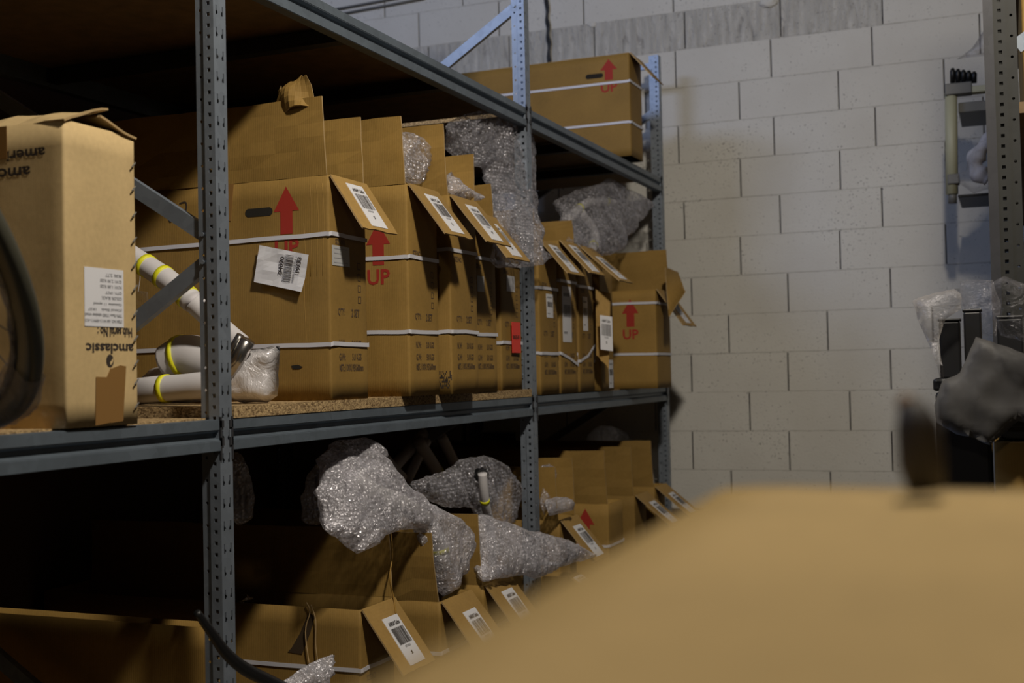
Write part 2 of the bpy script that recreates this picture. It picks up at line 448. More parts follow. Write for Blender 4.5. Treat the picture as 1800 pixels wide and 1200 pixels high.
BH = .2007; BL = .5; GV = .0062; GH = .0022
def block_mesh(L, H, seed):
    R = random.Random(seed); bm = bmesh.new(); bx(bm, GV/2, L-GV/2, 0, .0055, GH/2, H-GH/2)
    bmesh.ops.bevel(bm, geom=[e for e in bm.edges if all(abs(v.co.y) < 1e-5 for v in e.verts)], offset=.0018, segments=1, affect='EDGES')
    me = bpy.data.meshes.new('concrete_block'); bmesh.ops.recalc_face_normals(bm, faces=bm.faces[:]); bm.to_mesh(me); bm.free(); return me
BMESH = block_mesh(BL, BH, 1); BMESH_R = BMESH.copy(); BMESH.materials.append(BLOCK); BMESH_R.materials.append(BLOCK_R)
ZJ = 1.4227   # a bed joint
offs = {-4: .262, -3: .262, -2: .063, -1: .367, 0: .269-.0, 1: .078, 2: .341, 3: .049, 4: .352, 5: .029, 6: .356, 7: .024, 8: .078, 9: .30}
# offs[k]: a head joint of the course that sits on bed joint k
offs = {-7: .06, -6: .3, -5: .05, -4: .262, -3: .063, -2: .367, -1: .067, 0: .269, 1: .078, 2: .341, 3: .049, 4: .352, 5: .029, 6: .356, 7: .024, 8: .078+.0, 9: .02, 10: .3, 11: .05, 12: .3}
R = random.Random(3)
for k, ox in offs.items():
    z = ZJ+k*BH
    if z < .55 or z > 3.9: continue
    for i in range(-8, 6):
        x = ox+i*BL
        if x < (-3.6 if z > 2.0 else -1.3) or x > 2.3: continue
        rough = (k == 8 and x < .7) or (k == 9 and x > .2)
        b = mko('concrete_block', BMESH_R if rough else BMESH, None, wall, False, (x, YW+R.uniform(-.0006, .0008), z))
        b.rotation_euler = (R.uniform(-.001, .001), R.uniform(-.0012, .0012), R.uniform(-.001, .001))
# lumpy painted mortar in the bed joints
vs = []; fs = []
for k in range(-4, 13):
    z = ZJ+k*BH; n0 = len(vs); n = 330
    for i in range(n+1):
        x = -3.6+6.4*i/n
        a = noise.noise(Vector((x*9, k*3.3, 0))); c = noise.noise(Vector((x*45, k*3.3, 2)))
        y = YW+.0012+max(0, a+.12)*.004+c*.0012
        vs += [(x, y, z-.004), (x, y-.0004, z), (x, y, z+.004)]
    for i in range(n):
        q = n0+i*3
        fs += [(q, q+3, q+4, q+1), (q+1, q+4, q+5, q+2)]
mj = mk('mortar_joint', vs, fs, MORTAR, wall); mj['kind'] = 'stuff'
# small lumps of dried mortar squeezed out of the top joints
for (u, v, s) in ((1040, 43, .016), (1352, 3, .03)):
    p = on(1, YW, u, v)
    bm = bmesh.new(); bmesh.ops.create_icosphere(bm, subdivisions=3, radius=s)
    for q in bm.verts:
        q.co *= 1+.5*noise.noise(q.co*60+Vector((u, 0, 0))); q.co.x *= 1.5; q.co.y *= .5
    frombm('mortar_lump', bm, BLOCK, wall, True, p)

# cables on the wall
pts = [on(1, YW-.012, u, v) for u, v in ((958, -30), (960, 20), (962, 58), (964, 100), (966, 180))]
c = thing('wall_cable', 'black cable running down the white block wall behind the upright', 'cable', pts[-1])
for k, dx in enumerate((0, .010)):
    vs, fs = tube([p-Vector(pts[-1])+V(dx+.004*math.sin(i*1.3+k), 0, 0) for i, p in enumerate(smoothpath(pts, 6))], .006, 8)
    mk('cable', vs, fs, CABLE_BLACK, c, True)
box('cable_clip', (-.02, .02, -.004, .012, .6, .612), CABLE_BLACK, c)
for nm, vv, lb in (('wall_conduit', ((560, 22), (640, 7), (720, -8)), 'upper thin dark pipe clipped along the top of the block wall'),
                   ('wall_conduit', ((560, 32), (650, 15), (745, -3)), 'lower thin dark pipe along the top of the block wall')):
    ps = [on(1, YW-.012, u, v) for u, v in vv]
    vs, fs = tube(ps, .007, 8); tag(mk(nm, vs, fs, GREYPL, None, True), lb, 'pipe', 'pipes along the top of the wall')

# ================================================================== racking
bp = box('light_blocker', (-1.150, -1.136, .36, 6.24, .10, 2.36), plain('dark_blocker', (.085, .05, .028), .8))  # added dark sheet: stands in for the dim depth and stops daylight leaking
tag(bp, 'added dark sheet behind the left rack that keeps stray light out', 'board')
def plate_cell(w_, h_, holes):
    """2D plate w x h with polygonal holes -> verts2d, tris, hole loops"""
    pts = [Vector((0, 0)), Vector((w_, 0)), Vector((w_, h_)), Vector((0, h_))]; faces = [[0, 1, 2, 3]]
    loops = []
    for h in holes:
        a = len(pts); pts += [Vector(p) for p in h]; loops.append(list(range(a, a+len(h))))
    edges = [(l[i], l[(i+1) % len(l)]) for l in loops for i in range(len(l))]
    r = geometry.delaunay_2d_cdt(pts, edges, faces, 1, 1e-7)
    v2, tr = r[0], r[2]
    from mathutils.geometry import intersect_point_tri_2d
    def inside(c, poly):
        k = False; j = len(poly)-1
        for i in range(len(poly)):
            if (poly[i][1] > c[1]) != (poly[j][1] > c[1]) and c[0] < (poly[j][0]-poly[i][0])*(c[1]-poly[i][1])/(poly[j][1]-poly[i][1])+poly[i][0]: k = not k
            j = i
        return k
    out = []
    for t in tr:
        c = sum((v2[i] for i in t), Vector((0, 0)))/3
        if not any(inside(c, h) for h in holes): out.append(t)
    return [tuple(v) for v in v2], out, [list(h) for h in holes]
def plate(bm, cell, w_, pitch, z0, z1, f, th):
    """stack cells along z; f(a, z, depth) -> xyz"""
    v2, tr, holes = cell; n = int((z1-z0)/pitch)
    for k in range(n):
        zz = z0+k*pitch
        A = [bm.verts.new(f(a, zz+b, 0)) for a, b in v2]
        for t in tr: bm.faces.new([A[i] for i in t])
        for h in holes:
            L0 = [bm.verts.new(f(a, zz+b, 0)) for a, b in h]; L1 = [bm.verts.new(f(a, zz+b, th)) for a, b in h]
            for i in range(len(h)): bm.faces.new((L0[i], L0[(i+1) % len(h)], L1[(i+1) % len(h)], L1[i]))
    zt = z0+n*pitch
    A = [bm.verts.new(f(a, z, th)) for a, z in ((0, z0), (w_, z0), (w_, zt), (0, zt))]
def sq(cx, cz, s): return [(cx-s, cz-s), (cx+s, cz-s), (cx+s, cz+s), (cx-s, cz+s)]
def rnd(cx, cz, r, n=8): return [(cx+r*math.cos(2*math.pi*i/n), cz+r*math.sin(2*math.pi*i/n)) for i in range(n)]
def key(cx, cz, s):
    return [(cx-.0016, cz+.010), (cx-.0016, cz-.007), (cx-.0016+s*.0, cz-.011), (cx+.0045*s, cz-.012), (cx+.0062*s, cz-.007), (cx+.0045*s, cz-.003), (cx+.0020, cz-.001), (cx+.0020, cz+.010)] if s > 0 else \
           [(cx+.0016, cz+.010), (cx-.0020, cz+.010), (cx-.0020, cz-.001), (cx-.0045, cz-.003), (cx-.0062, cz-.007), (cx-.0045, cz-.012), (cx+.0016, cz-.011), (cx+.0016, cz-.007)]
PW = .046
cf = plate_cell(PW, .05, [key(.011, .025, 1), key(.035, .025, -1)])
cs = plate_cell(.028, .025, [sq(.014, .0125, .0042)])
cr = plate_cell(.024, .05, [rnd(.012, .025, .0036)])
_pm = {}
def post_mesh(H):
    if H in _pm: return _pm[H]
    bm = bmesh.new(); t = .002
    plate(bm, cf, PW, .05, 0, H, lambda a, z, d: (-d, a, z), t)
    for y, s in ((0, 1), (PW, -1)):
        plate(bm, cs, .028, .025, 0, H, lambda a, z, d: (-a, y+s*d, z), t)
        plate(bm, cr, .024, .05, 0, H, lambda a, z, d: (-.028-a, y+s*(.005+d), z), t)
    n = int(H/.05)*.05
    for y, s in ((0, 1), (PW, -1)):
        bm.faces.new([bm.verts.new(p) for p in ((-.028, y, 0), (-.028, y+s*.005, 0), (-.028, y+s*.005, n), (-.028, y, n))])
    me = bpy.data.meshes.new('upright_post'); bm.to_mesh(me); bm.free(); me.materials.append(STEEL); _pm[H] = me
    return me
def bar(a, b, w_, t, open_=True):
    """C-section brace from a to b lying in a plane y = const"""
    a, b = Vector(a), Vector(b); d = (b-a).normalized(); s = Vector((-d.z, 0, d.x)); y = Vector((0, 1, 0))
    prof = [(-w_/2, 0), (w_/2, 0), (w_/2, t), (w_/2-.003, t), (w_/2-.003, .003), (-w_/2+.003, .003), (-w_/2+.003, t), (-w_/2, t)]
    vs = [a+s*p+y*q for p, q in prof]+[b+s*p+y*q for p, q in prof]; n = len(prof)
    fs = [(i, (i+1) % n, n+(i+1) % n, n+i) for i in range(n)]
    return vs, fs
LV = [(0.055, .125), (1.19, 1.26), (2.25, 2.325)]
def beam_mesh(L):
    bm = bmesh.new()
    prof = [(0, .07), (0, .046), (-.014, .040), (-.014, .030), (.003, .024), (.003, 0), (-.03, 0), (-.03, .07)]
    prism_y(bm, prof, 0, L)
    bmesh.ops.bevel(bm, geom=[e for e in bm.edges if abs(e.verts[0].co.y-e.verts[1].co.y) > .1], offset=.0015, segments=2, affect='EDGES')
    bmesh.ops.recalc_face_normals(bm, faces=bm.faces[:])
    me = bpy.data.meshes.new('shelf_beam'); bm.to_mesh(me); bm.free(); me.materials.append(BEAM); return me
def rivet(parent, x, y, z, r=.005):
    vs, fs = tube([(x, y-.004, z), (x, y+.001, z)], r, 8); return mk('bolt', vs, fs, STEEL, parent)
def rack(label, posts, heights, nodes, x0=0.0, depth=1.1, sgn=1, mirror=False):
    t = thing('storage_rack', label, 'rack', (x0, posts[0], 0))
    for i, y in enumerate(posts):
        yy = y-posts[0]
        a = mko('upright_post', post_mesh(heights[i]), None, t, False, (0, yy, 0))
        if mirror: a.rotation_euler = (0, 0, math.pi); a.location = (0, yy+PW, 0)
        b = mko('upright_post', post_mesh(heights[i]), None, t, False, (-sgn*depth, yy+PW, 0))
        b.rotation_euler = (0, 0, math.pi if not mirror else 0)
        if mirror: b.location = (depth, yy, 0)
        zs = nodes[i]
        for (xa, za, xb, zb) in zs:
            vs, fs = bar((sgn*xa, yy+.012, za), (sgn*xb, yy+.012, zb), .036, .018)
            mk('brace', vs, fs, STEEL, t)
            rivet(t, sgn*xa, yy+.004, za); rivet(t, sgn*xb, yy+.004, zb)
    return t
PY = [.345, 2.241, 4.134, 5.995]
def zig(z0, step):
    out = []; z = z0; fr = True
    while z < 3.2:
        a, b = (-.04, z), (-1.06, z+step)
        if fr: out.append((a[0], a[1], b[0], b[1]))
        else: out.append((-1.06, z, -.04, z+step))
        z += step+.06; fr = not fr
    return out
N1 = zig(-.04+.36, .6)
# frame beside the wrapped tubes: the two braces meet the front post near z 1.63
N1 = [(-.04, 1.672, -1.06, 2.30), (-.04, 1.61, -1.06, .98), (-1.06, .92, -.04, .32), (-1.06, 2.36, -.04, 2.96)]
N2 = [(-.04, 2.70, -1.06, 2.06), (-1.06, 2.0, -.04, 1.40), (-.04, 1.34, -1.06, .74), (-1.06, .68, -.04, .1)]
N3 = [(-.04, 2.66, -1.06, 2.06), (-1.06, 2.0, -.04, 1.40), (-.04, 1.34, -1.06, .74)]
rk = rack('long grey galvanised steel shelving rack with perforated uprights along the left of the aisle', PY, [3.4, 3.4, 3.4, 2.95], [N1, N1, N2, N3])
# horizontal tie at the head of the far frame
vs, fs = bar((-.04, PY[3]-PY[0]+.012, 2.9), (-1.06, PY[3]-PY[0]+.012, 2.9), .03, .018); mk('brace', vs, fs, STEEL, rk)
_bm = {}
for i in range(3):
    L = PY[i+1]-PY[i]-PW
    me = beam_mesh(L)
    for zb, zt in LV:
        o = mko('shelf_beam', me, None, rk, False, (-.001, PY[i]-PY[0]+PW, zb))
        o2 = mko('shelf_beam', me, None, rk, False, (-1.1+.001, PY[i]-PY[0]+PW+L, zb)); o2.rotation_euler = (0, 0, math.pi)
        for s, yy in ((1, PY[i]-PY[0]+PW), (-1, PY[i+1]-PY[0])):
            bm = bmesh.new(); bx(bm, -.002, .0035, min(yy, yy-s*.004), max(yy, yy-s*.004), zb-.02, zt+.006)
            bx(bm, .0005, .0035, yy, yy-s*.012, zb+.012, zb+.03); bx(bm, .0005, .0035, yy, yy-s*.012, zt-.018, zt-.002)
            frombm('beam_hook', bm, DARKSTEEL, rk)
        # cross supports under the boards
        for q in ((.33, .67) if zb > .1 else ()):
            bm = bmesh.new(); y = PY[i]-PY[0]+PW+L*q; bx(bm, -1.07, -.03, y-.02, y+.02, zb+.012, zb+.05)
            frombm('cross_support', bm, DARKSTEEL, rk)
# boards: one per bay and level
where = ['left', 'middle', 'far']
ZB = {}
for i in range(3):
    for k, (zb, zt) in enumerate(LV):
        th = .027
        proud = (i == 1 and k == 1)
        z1 = zt+(.028 if proud else .004 if k != 2 else .010)
        if k == 0: z1 = zt+.004
        ya, yb = PY[i]+PW/2+.0005, PY[i+1]+PW/2-.0005
        if proud: xa = .001
        else: xa = -.032
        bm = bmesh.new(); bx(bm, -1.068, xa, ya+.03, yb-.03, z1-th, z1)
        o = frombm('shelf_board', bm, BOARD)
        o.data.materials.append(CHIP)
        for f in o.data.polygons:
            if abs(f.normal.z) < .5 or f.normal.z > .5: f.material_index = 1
        nm = {0: 'lowest', 1: 'middle', 2: 'top'}[k]
        tag(o, f'chipboard shelf board of the {nm} level in the {where[i]} bay of the left rack', 'shelf', 'chipboard shelves of the left rack')
        ZB[i, k] = z1

# ================================================================== cartons
def carton_body(w_, h_, dp, parent, m, seed=0, bulge=.004, rc=.007, lid=False):
    """rounded, slightly dented corrugated tube with bottom, open at the top; x from 0 back to -dp"""
    per = []
    def arc(cx, cy, a0):
        for k in range(4):
            a = a0+math.pi/2*k/3; per.append((cx+rc*math.cos(a), cy+rc*math.sin(a), 0, 0))
    def side(x0, y0, x1, y1, n, nx, ny):
        for k in range(1, n):
            t = k/n; per.append((x0+(x1-x0)*t, y0+(y1-y0)*t, nx*math.sin(math.pi*t), ny*math.sin(math.pi*t)))
    arc(-rc, w_-rc, 0); side(-rc, w_, -dp+rc, w_, 22, 0, 1)
    arc(-dp+rc, w_-rc, math.pi/2); side(-dp, w_-rc, -dp, rc, 4, -1, 0)
    arc(-dp+rc, rc, math.pi); side(-dp+rc, 0, -rc, 0, 22, 0, -1)
    arc(-rc, rc, 3*math.pi/2); side(0, rc, 0, w_-rc, 6, 1, 0)
    n = len(per); nv = 12; vs = []
    sd = Vector((seed*1.7, seed*.9, seed*2.3))
    for s in (0, 1):
        for j in range(nv+1):
            z = h_*j/nv; kz = math.sin(math.pi*j/nv)
            for (x, y, nx, ny) in per:
                q = Vector((x, y, z))
                d = noise.noise(q*7+sd)*bulge*.8+(1 if (ny or nx) else 0)*noise.noise(q*24+sd)*bulge*.35
                corner = (nx == 0 and ny == 0)
                dd = (bulge*kz*.6+d)*(abs(nx)+abs(ny))+(noise.noise(q*16+sd)*bulge*.5 if corner else 0)
                px = x+nx*dd*.7+(noise.noise(q*16+sd)*bulge*.3 if corner else 0); py = y+ny*dd
                if s:
                    cx, cy = -dp/2, w_/2
                    px -= .0045*(1 if nx > 0 else -1 if nx < 0 else (1 if x > cx else -1)*(0 if ny else .7))
                    py -= .0045*(1 if ny > 0 else -1 if ny < 0 else (1 if y > cy else -1)*(0 if nx else .7))
                vs.append((px, py, z))
    fs = []; N = n*(nv+1)
    for j in range(nv):
        for i in range(n):
            a, b = j*n+i, j*n+(i+1) % n
            fs.append((a, b, b+n, a+n)); fs.append((N+a, N+a+n, N+b+n, N+b))
    for i in range(n):
        a, b = nv*n+i, nv*n+(i+1) % n; fs.append((a, b, N+b, N+a))
    fs.append(tuple(range(n))[::-1]); fs.append(tuple(N+i for i in range(n)))
    o = mk('box_body', vs, fs, m, parent, False)
    for f in o.data.polygons: f.use_smooth = len(f.vertices) == 4
    return o
def strap(parent, w_, dp, z, seed=0, wd=.011, slope=0.0, kink=None):
    """white band around the carton, proud of the board"""
    e = .0055
    path = [(-dp*.98, -e), (-dp*.6, -e), (-.28, -e), (-.12, -e-.001), (-.008, -e), (0.002, -e+.002), (e, .004), (e+.001, w_*.5), (e, w_-.004), (0, w_+e), (-.2, w_+e), (-dp*.98, w_+e)]
    fine = []
    for i in range(len(path)-1):
        k = 6 if i in (2, 3) else 3 if i == 6 else 1
        for j in range(k): fine.append((path[i][0]+(path[i+1][0]-path[i][0])*j/k, path[i][1]+(path[i+1][1]-path[i][1])*j/k, i+j/k))
    fine.append((*path[-1], len(path)-1)); path = fine
    vs = []
    for (x, y, i) in path:
        if y <= -e+.0005 and x < -.007: y = on_body(parent, V(x, -e, z), V(0, -1, 0), .0032).y
        if 6 < i < 8: x = on_body(parent, V(e, y, z), V(1, 0, 0), .0032).x
        zz = z+slope*(-x)+.003*noise.noise(Vector((i*.9, seed*2.1, 0)))
        if kink and 6 <= i <= 8: zz += kink[0]+(kink[1]-kink[0])*(i-6) if i < 7 else kink[1]+(kink[2]-kink[1])*(i-7)
        for dz in (-wd/2, wd/2):
            vs.append((x, y, zz+dz))
    vin = [(x+(-.0012 if x > 0 else 0), y+(.0012 if y < .02 else -.0012), z_) for x, y, z_ in vs]
    n = len(vs); fs = []
    for i in range(len(path)-1):
        q = 2*i; fs.append((q, q+2, q+3, q+1)); fs.append((n+q, n+q+1, n+q+3, n+q+2))
        fs.append((q, n+q, n+q+2, q+2)); fs.append((q+1, q+3, n+q+3, n+q+1))
    return mk('strap', vs+vin, fs, STRAP, parent)

def front_frame(w_, par=None): return frame((.0052, 0, 0), (0, 1, 0), (0, 0, 1), .0008, par)
def side_frame(par=None): return frame((0, -.0052, 0), (1, 0, 0), (0, 0, 1), .0008, par)
def spec_print(par, w_, h_, m=INK_SOFT, dy=0.0):
    fr = front_frame(w_, par); s = w_/.195
    put_text('printed_text', "Q'TY:", fr, .038*s, .218, .036*s, .022, m, par)
    put_text('printed_text', "2 SET", fr, .106*s, .218, .042*s, .022, m, par)
    put_text('printed_text', "N.W:", fr, .040*s, .150-.012, .032*s, .019, m, par)
    put_text('printed_text', "3.0 KGS", fr, .106*s, .150-.012, .050*s, .019, m, par)
    put_text('printed_text', "G.W:", fr, .040*s, .103, .032*s, .019, m, par)
    put_text('printed_text', "5.0 KGS", fr, .106*s, .103, .050*s, .019, m, par)
    put_text('printed_text', "MST.:1100X195X600mm", fr, .040*s, .074, .125*s, .020, m, par)
    L = []
    for k in range(4):
        x, y, a, b, t = .142*s, .256+k*.030, .017*s, .019, .0022
        L += [(x, y, x+a, y+t), (x, y+b-t, x+a, y+b), (x, y, x+t, y+b), (x+a-t, y, x+a, y+b)]
    put('printed_squares', fr, rects(L), m, par)
    put_text('printed_text', "SIZE NO.", fr, .03*s, .405, .05*s, .016, m, par)
def up_print(par, xc, z, wd=.078, ht=.125, m=RED, tw=.074, th_=.045, gap=.012):
    fr = side_frame(par)
    put('up_arrow', fr, arrow(wd, ht), m, par, xc, z)
    put_text('up_lettering', 'UP', fr, xc-tw/2, z-gap-th_, tw, th_, m, par)
def hand_hole(par, xc, z):
    fr = side_frame(par); n = 8; L = [(xc+.032+.011*math.cos(a), z+.011*math.sin(a)) for a in [(-.5+k/n)*math.pi for k in range(n+1)]]
    L += [(xc-.032-.011*math.cos(a), z+.011*math.sin(a)) for a in [(.5-k/n)*math.pi for k in range(n+1)]]
    put('hand_hole', fr, (L, [tuple(range(len(L)))]), HOLE, par)
def label_on(par, fr, x, y, wd, ht, seed=1, letter='S', text='AARNY Cadre', m=PAPER, name='label', rich=True):
    """paper label with its lower left at x,y in the frame, its print as sub-parts"""
    n = 4; vs = [fr(x+wd*i/n, y+ht*j/n, k) for k in (.2, 2) for j in range(n+1) for i in range(n+1)]; W = n+1; N = W*W; fs = []
    for j in range(n):
        for i in range(n):
            q = j*W+i; fs += [(N+q, N+q+1, N+q+W+1, N+q+W), (q, q+W, q+W+1, q+1)]
    for i in range(n):
        for a, b in ((i, i+1), (n*W+i+1, n*W+i), ((i+1)*W, i*W), (i*W+n, (i+1)*W+n)): fs.append((a, b, N+b, N+a))
    lb = mk(name, vs, fs, m, par)
    if rich:
        put_text('printed_text', text, fr, x+wd*.16, y+ht*.81, wd*.68, ht*.085, INK, lb, 3)
        put('barcode', fr, barcode(wd*.78, ht*.34, seed), INK, lb, x+wd*.11, y+ht*.42, 3)
        put_text('printed_text', '0701850', fr, x+wd*.33, y+ht*.345, wd*.34, ht*.045, INK_GREY, lb, 3)
        put_text('printed_text', letter, fr, x+wd*.45, y+ht*.19, wd*.10, ht*.07, INK, lb, 3)
    return lb

def carton(label, p, y0, w_, top, base, dp=1.08, rz=0, m=None, seed=1, straps=(.43, .145), flaps='', fl=None, fr_=None, lf=.2, rf=.2,
           spec=True, up=None, lean=(.0, .0), lab=True, letter='S', hole=True, sl=0.0, kink=None, lcut=0.0, upz=None, group='bike cartons standing side by side on the left rack'):
    h_ = top-base; m = m or CARD
    t = thing('cardboard_box', label, 'box', (p, y0, base), rz, group)
    carton_body(w_, h_, dp, t, m, seed)
    for k, z in enumerate(straps): strap(t, w_, dp, z, seed+k, slope=sl if k == 0 else 0, kink=kink if k else None)
    if 'l' in flaps:
        sheet('side_flap', (-dp+.02, .002, h_), (-.004-lcut, .002, h_), (-.012-lcut*.7, .002+lean[0], h_+lf), (-dp+.02, .002+lean[0], h_+lf), m, t, .0045, 14, 6, .006, .006, .004, seed, CARD_EDGE)
    if 'r' in flaps:
        sheet('side_flap', (-dp+.02, w_-.002, h_), (-.004, w_-.002, h_), (-.012, w_-.002+lean[1], h_+rf), (-dp+.02, w_-.002+lean[1], h_+rf), m, t, .0045, 14, 6, -.006, .006, .004, seed+3, CARD_EDGE)
    if fl:
        ln, phi, sk = fl; d = V(math.sin(phi), sk, -math.cos(phi))*ln
        a, b = V(.004, .002, h_+.001), V(.004, w_-.002, h_+.001)
        sheet('front_flap', a, b, b+d, a+d, CARD_FLAP, t, .0045, 6, 8, 0.0, .0012, .004, seed+9, CARD_EDGE)
        if lab:
            f2 = frame(a, (b-a), -d, .0036)
            lw = .086; lh = min(.145, ln*.82)
            label_on(t, frame(a+d.normalized().cross((b-a).normalized())*0, b-a, -d, .0018), (w_-lw)/2+.004, -ln*.93, lw, lh, seed, letter)
    if spec: spec_print(t, w_, h_)
    if up: up_print(t, up, upz or h_-.145)
    if hole and up: hand_hole(t, up-.085, .50)
    return t

B2 = ZB[1, 1]; B1 = ZB[0, 1]; B3 = ZB[2, 1]; L0 = ZB[0, 0]
# ---- middle bay, middle shelf
c1 = carton('brown carton with torn flap top and a crumpled 34070 sticker under its red UP arrow', 0, 2.722, .195, 1.87, B2, seed=2, flaps='lr', fl=(.172, math.radians(33), 0),
            lf=.205, rf=.19, up=-.127, sl=-.012)
c2 = carton('brown carton second from the near upright, its front face between two white straps, red arrow in shadow', .03, 3.105, .197, 1.897, B2, seed=3, flaps='l', fl=(.19, math.radians(37), 0),
            lf=.195, up=-.095, upz=.38, letter='L', hole=False, straps=(.40, .185))
c3 = carton('brown carton with a crushed printed lower corner and crumpled bubble wrap above its hanging flap', .05, 3.345, .200, 1.893, B2, seed=5, flaps='lr', fl=(.19, math.radians(38), 0),
            lf=.22, rf=.16, lean=(0, .02), letter='M', straps=(.44, .19))
c4 = carton('brown carton set back beside the crushed cornered one, its overlapping flap labelled twice', .005, 3.60, .205, 1.875, B2, seed=6, flaps='r', fl=(.20, math.radians(38), 0),
            rf=.12, letter='M', straps=(.44, .19))
c5 = carton('brown carton with a red sticker beside the middle upright', .0, 3.853, .19, 1.84, B2, seed=8, flaps='', straps=(.44, .165))
c1['label'] = 'brown carton with torn flap top and crumpled sticker under its red UP arrow'
c2['label'] = 'second carton from the near upright, its red arrow shaded by the flap beside it'
c3['label'] = 'carton with a crushed printed lower corner, third from the near upright'
c4['label'] = 'carton set back just right of the crushed cornered one, fourth from the near upright'
# extras on carton 1
sf = side_frame(c1)
st = frame((-.222, -.0052, .385), (math.cos(.24), 0, -math.sin(.24)*.62), (math.sin(.24)*.5, 0, 1), .0)
def peel(fr, wd, ht, par):
    vs = []; n = 8
    for s in (0, 1):
        for j in range(n+1):
            for i in range(n+1):
                a, b = i/n, j/n
                lift = .004+.018*max(0, .35-a)**1.2+.02*max(0, .35-b)*a+.003*noise.noise(Vector((a*4, b*4, 1)))
                q = fr(a*wd, b*ht-.02*(a*.2), 0); vs.append(q+V(0, -lift-(.0005 if s else 0), 0))
    W = n+1; N = W*W; fs = []
    for j in range(n):
        for i in range(n):
            q = j*W+i; fs += [(N+q, N+q+1, N+q+W+1, N+q+W), (q, q+W, q+W+1, q+1)]
    for i in range(n):
        for a, b in ((i, i+1), (n*W+i+1, n*W+i), ((i+1)*W, i*W), (i*W+n, (i+1)*W+n)): fs.append((a, b, N+b, N+a))
    return mk('sticker', vs, fs, PAPER, par)
stk = peel(frame((-.222, -.0052, .315), (1, 0, -.20), (.20, 0, 1), 0), .150, .098, c1)
pf = frame((-.222, -.0265, .315), (1, 0, -.20), (.20, 0, 1), 0)
pf2 = frame((-.222+.012, -.0135, .315), (1, 0, -.20), (.20, 0, 1), 0)
def rot90(geo, cx, cy):
    vs, fs = geo; return [(cx-y, cy+x) for x, y in vs], fs
put('barcode', pf2, rot90(barcode(.072, .022, 4), .098, .012), INK, stk)
put('printed_text', pf2, rot90(fit('34070', .046, .013), .070, .030), INK, stk)
put('printed_text', pf2, rot90(fit('19/33', .042, .013), .122, .040), INK, stk)
put('printed_text', pf2, rot90(fit('MONTPELIER 3 403600', .070, .006), .078, .014), INK_GREY, stk)
put('printed_text', pf2, rot90(fit('7406065 0701913 4', .070, .006), .108, .012), INK_GREY, stk)
ff = front_frame(.195, c1)
def sticker(par, fr, x, y, wd, ht, m=PAPER_DIM, lines=3, name='sticker', ink=INK_GREY):
    lb = label_on(par, fr, x, y, wd, ht, m=m, name=name, rich=False)
    if lines:
        R = random.Random(int(x*1e4)+lines)
        put('printed_lines', fr, rects([(x+wd*.1, y+ht*(.15+.7*k/max(1, lines-1))-ht*.02, x+wd*R.uniform(.45, .9), y+ht*(.15+.7*k/max(1, lines-1))+ht*.02) for k in range(lines)]), ink, lb, k=3)
    return lb
sticker(c1, ff, .012, .350, .088, .052, PAPER_DIM, 4)
# handwriting on the near side of carton 1
def stroke(par, fr, pts, wd=.0022, m=INK):
    P = smoothpath([V(a, b, 0) for a, b in pts], 6); vs = []; fs = []
    for i, p in enumerate(P):
        t = (P[min(i+1, len(P)-1)]-P[max(i-1, 0)]).normalized(); n = V(-t.y, t.x, 0)
        vs += [(p.x+n.x*wd, p.y+n.y*wd), (p.x-n.x*wd, p.y-n.y*wd)]
    for i in range(len(P)-1): fs.append((2*i, 2*i+1, 2*i+3, 2*i+2))
    return put('handwriting', fr, (vs, fs), m, par)
def sp(u, v, y=2.722):   # a point of carton 1's side face in its own frame
    q = on(1, y, u, v); return (q.x, q.z-B2)
stroke(c1, sf, [sp(303, 355), sp(299, 380), sp(300, 390), sp(312, 381)])
stroke(c1, sf, [sp(316, 358), sp(327, 356), sp(327, 370), sp(319, 377)])
# tape over the torn top of carton 1
def tape_patch(par, pts, m=TAPE, th=.0006, name='tape'):
    vs = [on_body(par, V(*p), V(0, -1, 0), .0008) for p in pts]; n = len(vs); off = V(0, -th, 0)
    return mk(name, vs+[v+off for v in vs], [tuple(range(n, 2*n)), tuple(range(n))[::-1]]+[(i, (i+1) % n, n+(i+1) % n, n+i) for i in range(n)], m, par)
hh = 1.87-B2
sheet('torn_flap_corner', (-.17, -.004, hh+.17), (-.035, -.004, hh+.185), (-.055, .02, hh+.262), (-.15, .03, hh+.235), CARD, c1, .004, 8, 6, .012, .03, .02, 5, CARD_EDGE)
tape_patch(c1, [(-.40, -.0058, hh-.08), (-.30, -.0058, hh-.10), (-.29, -.0058, hh+.0), (-.40, -.0058, hh+.0)])
for xx in (-.055, -.035, -.018):
    vs, fs = tube([on_body(c1, V(xx+.003*math.sin(k*.8), -.005, hh-.02-.04*k), V(0, -1, 0), -.0003) for k in range(7)], .0010, 6); mk('crease', vs, fs, CARD, c1, True)
vs, fs = tube([on_body(c1, V(-.075+.002*math.sin(k*.7), -.005, hh-.12-.03*k), V(0, -1, 0), -.0003) for k in range(12)], .0010, 6); mk('crease', vs, fs, CARD, c1, True)
tape_patch(c1, [(-.115, -.0062, .083), (-.095, -.0062, .083), (-.085, -.0062, .088), (-.10, -.0062, .094), (-.12, -.0062, .092)], HOLE, name='tear')
# crushed corner of carton 3
ink = frame((.0052, 0, 0), (0, 1, 0), (0, 0, 1), .0012); R = random.Random(5); L = []
for k in range(16):
    for j in range(9):
        if R.random() < .42: L.append((-.0+k*.003, .018+j*.006, -.0+k*.003+.003, .018+j*.006+.005))
sfr = side_frame(c3); put('printed_mark', sfr, rects([(-.05+a, b, -.05+c, d) for a, b, c, d in L]), INK, c3)
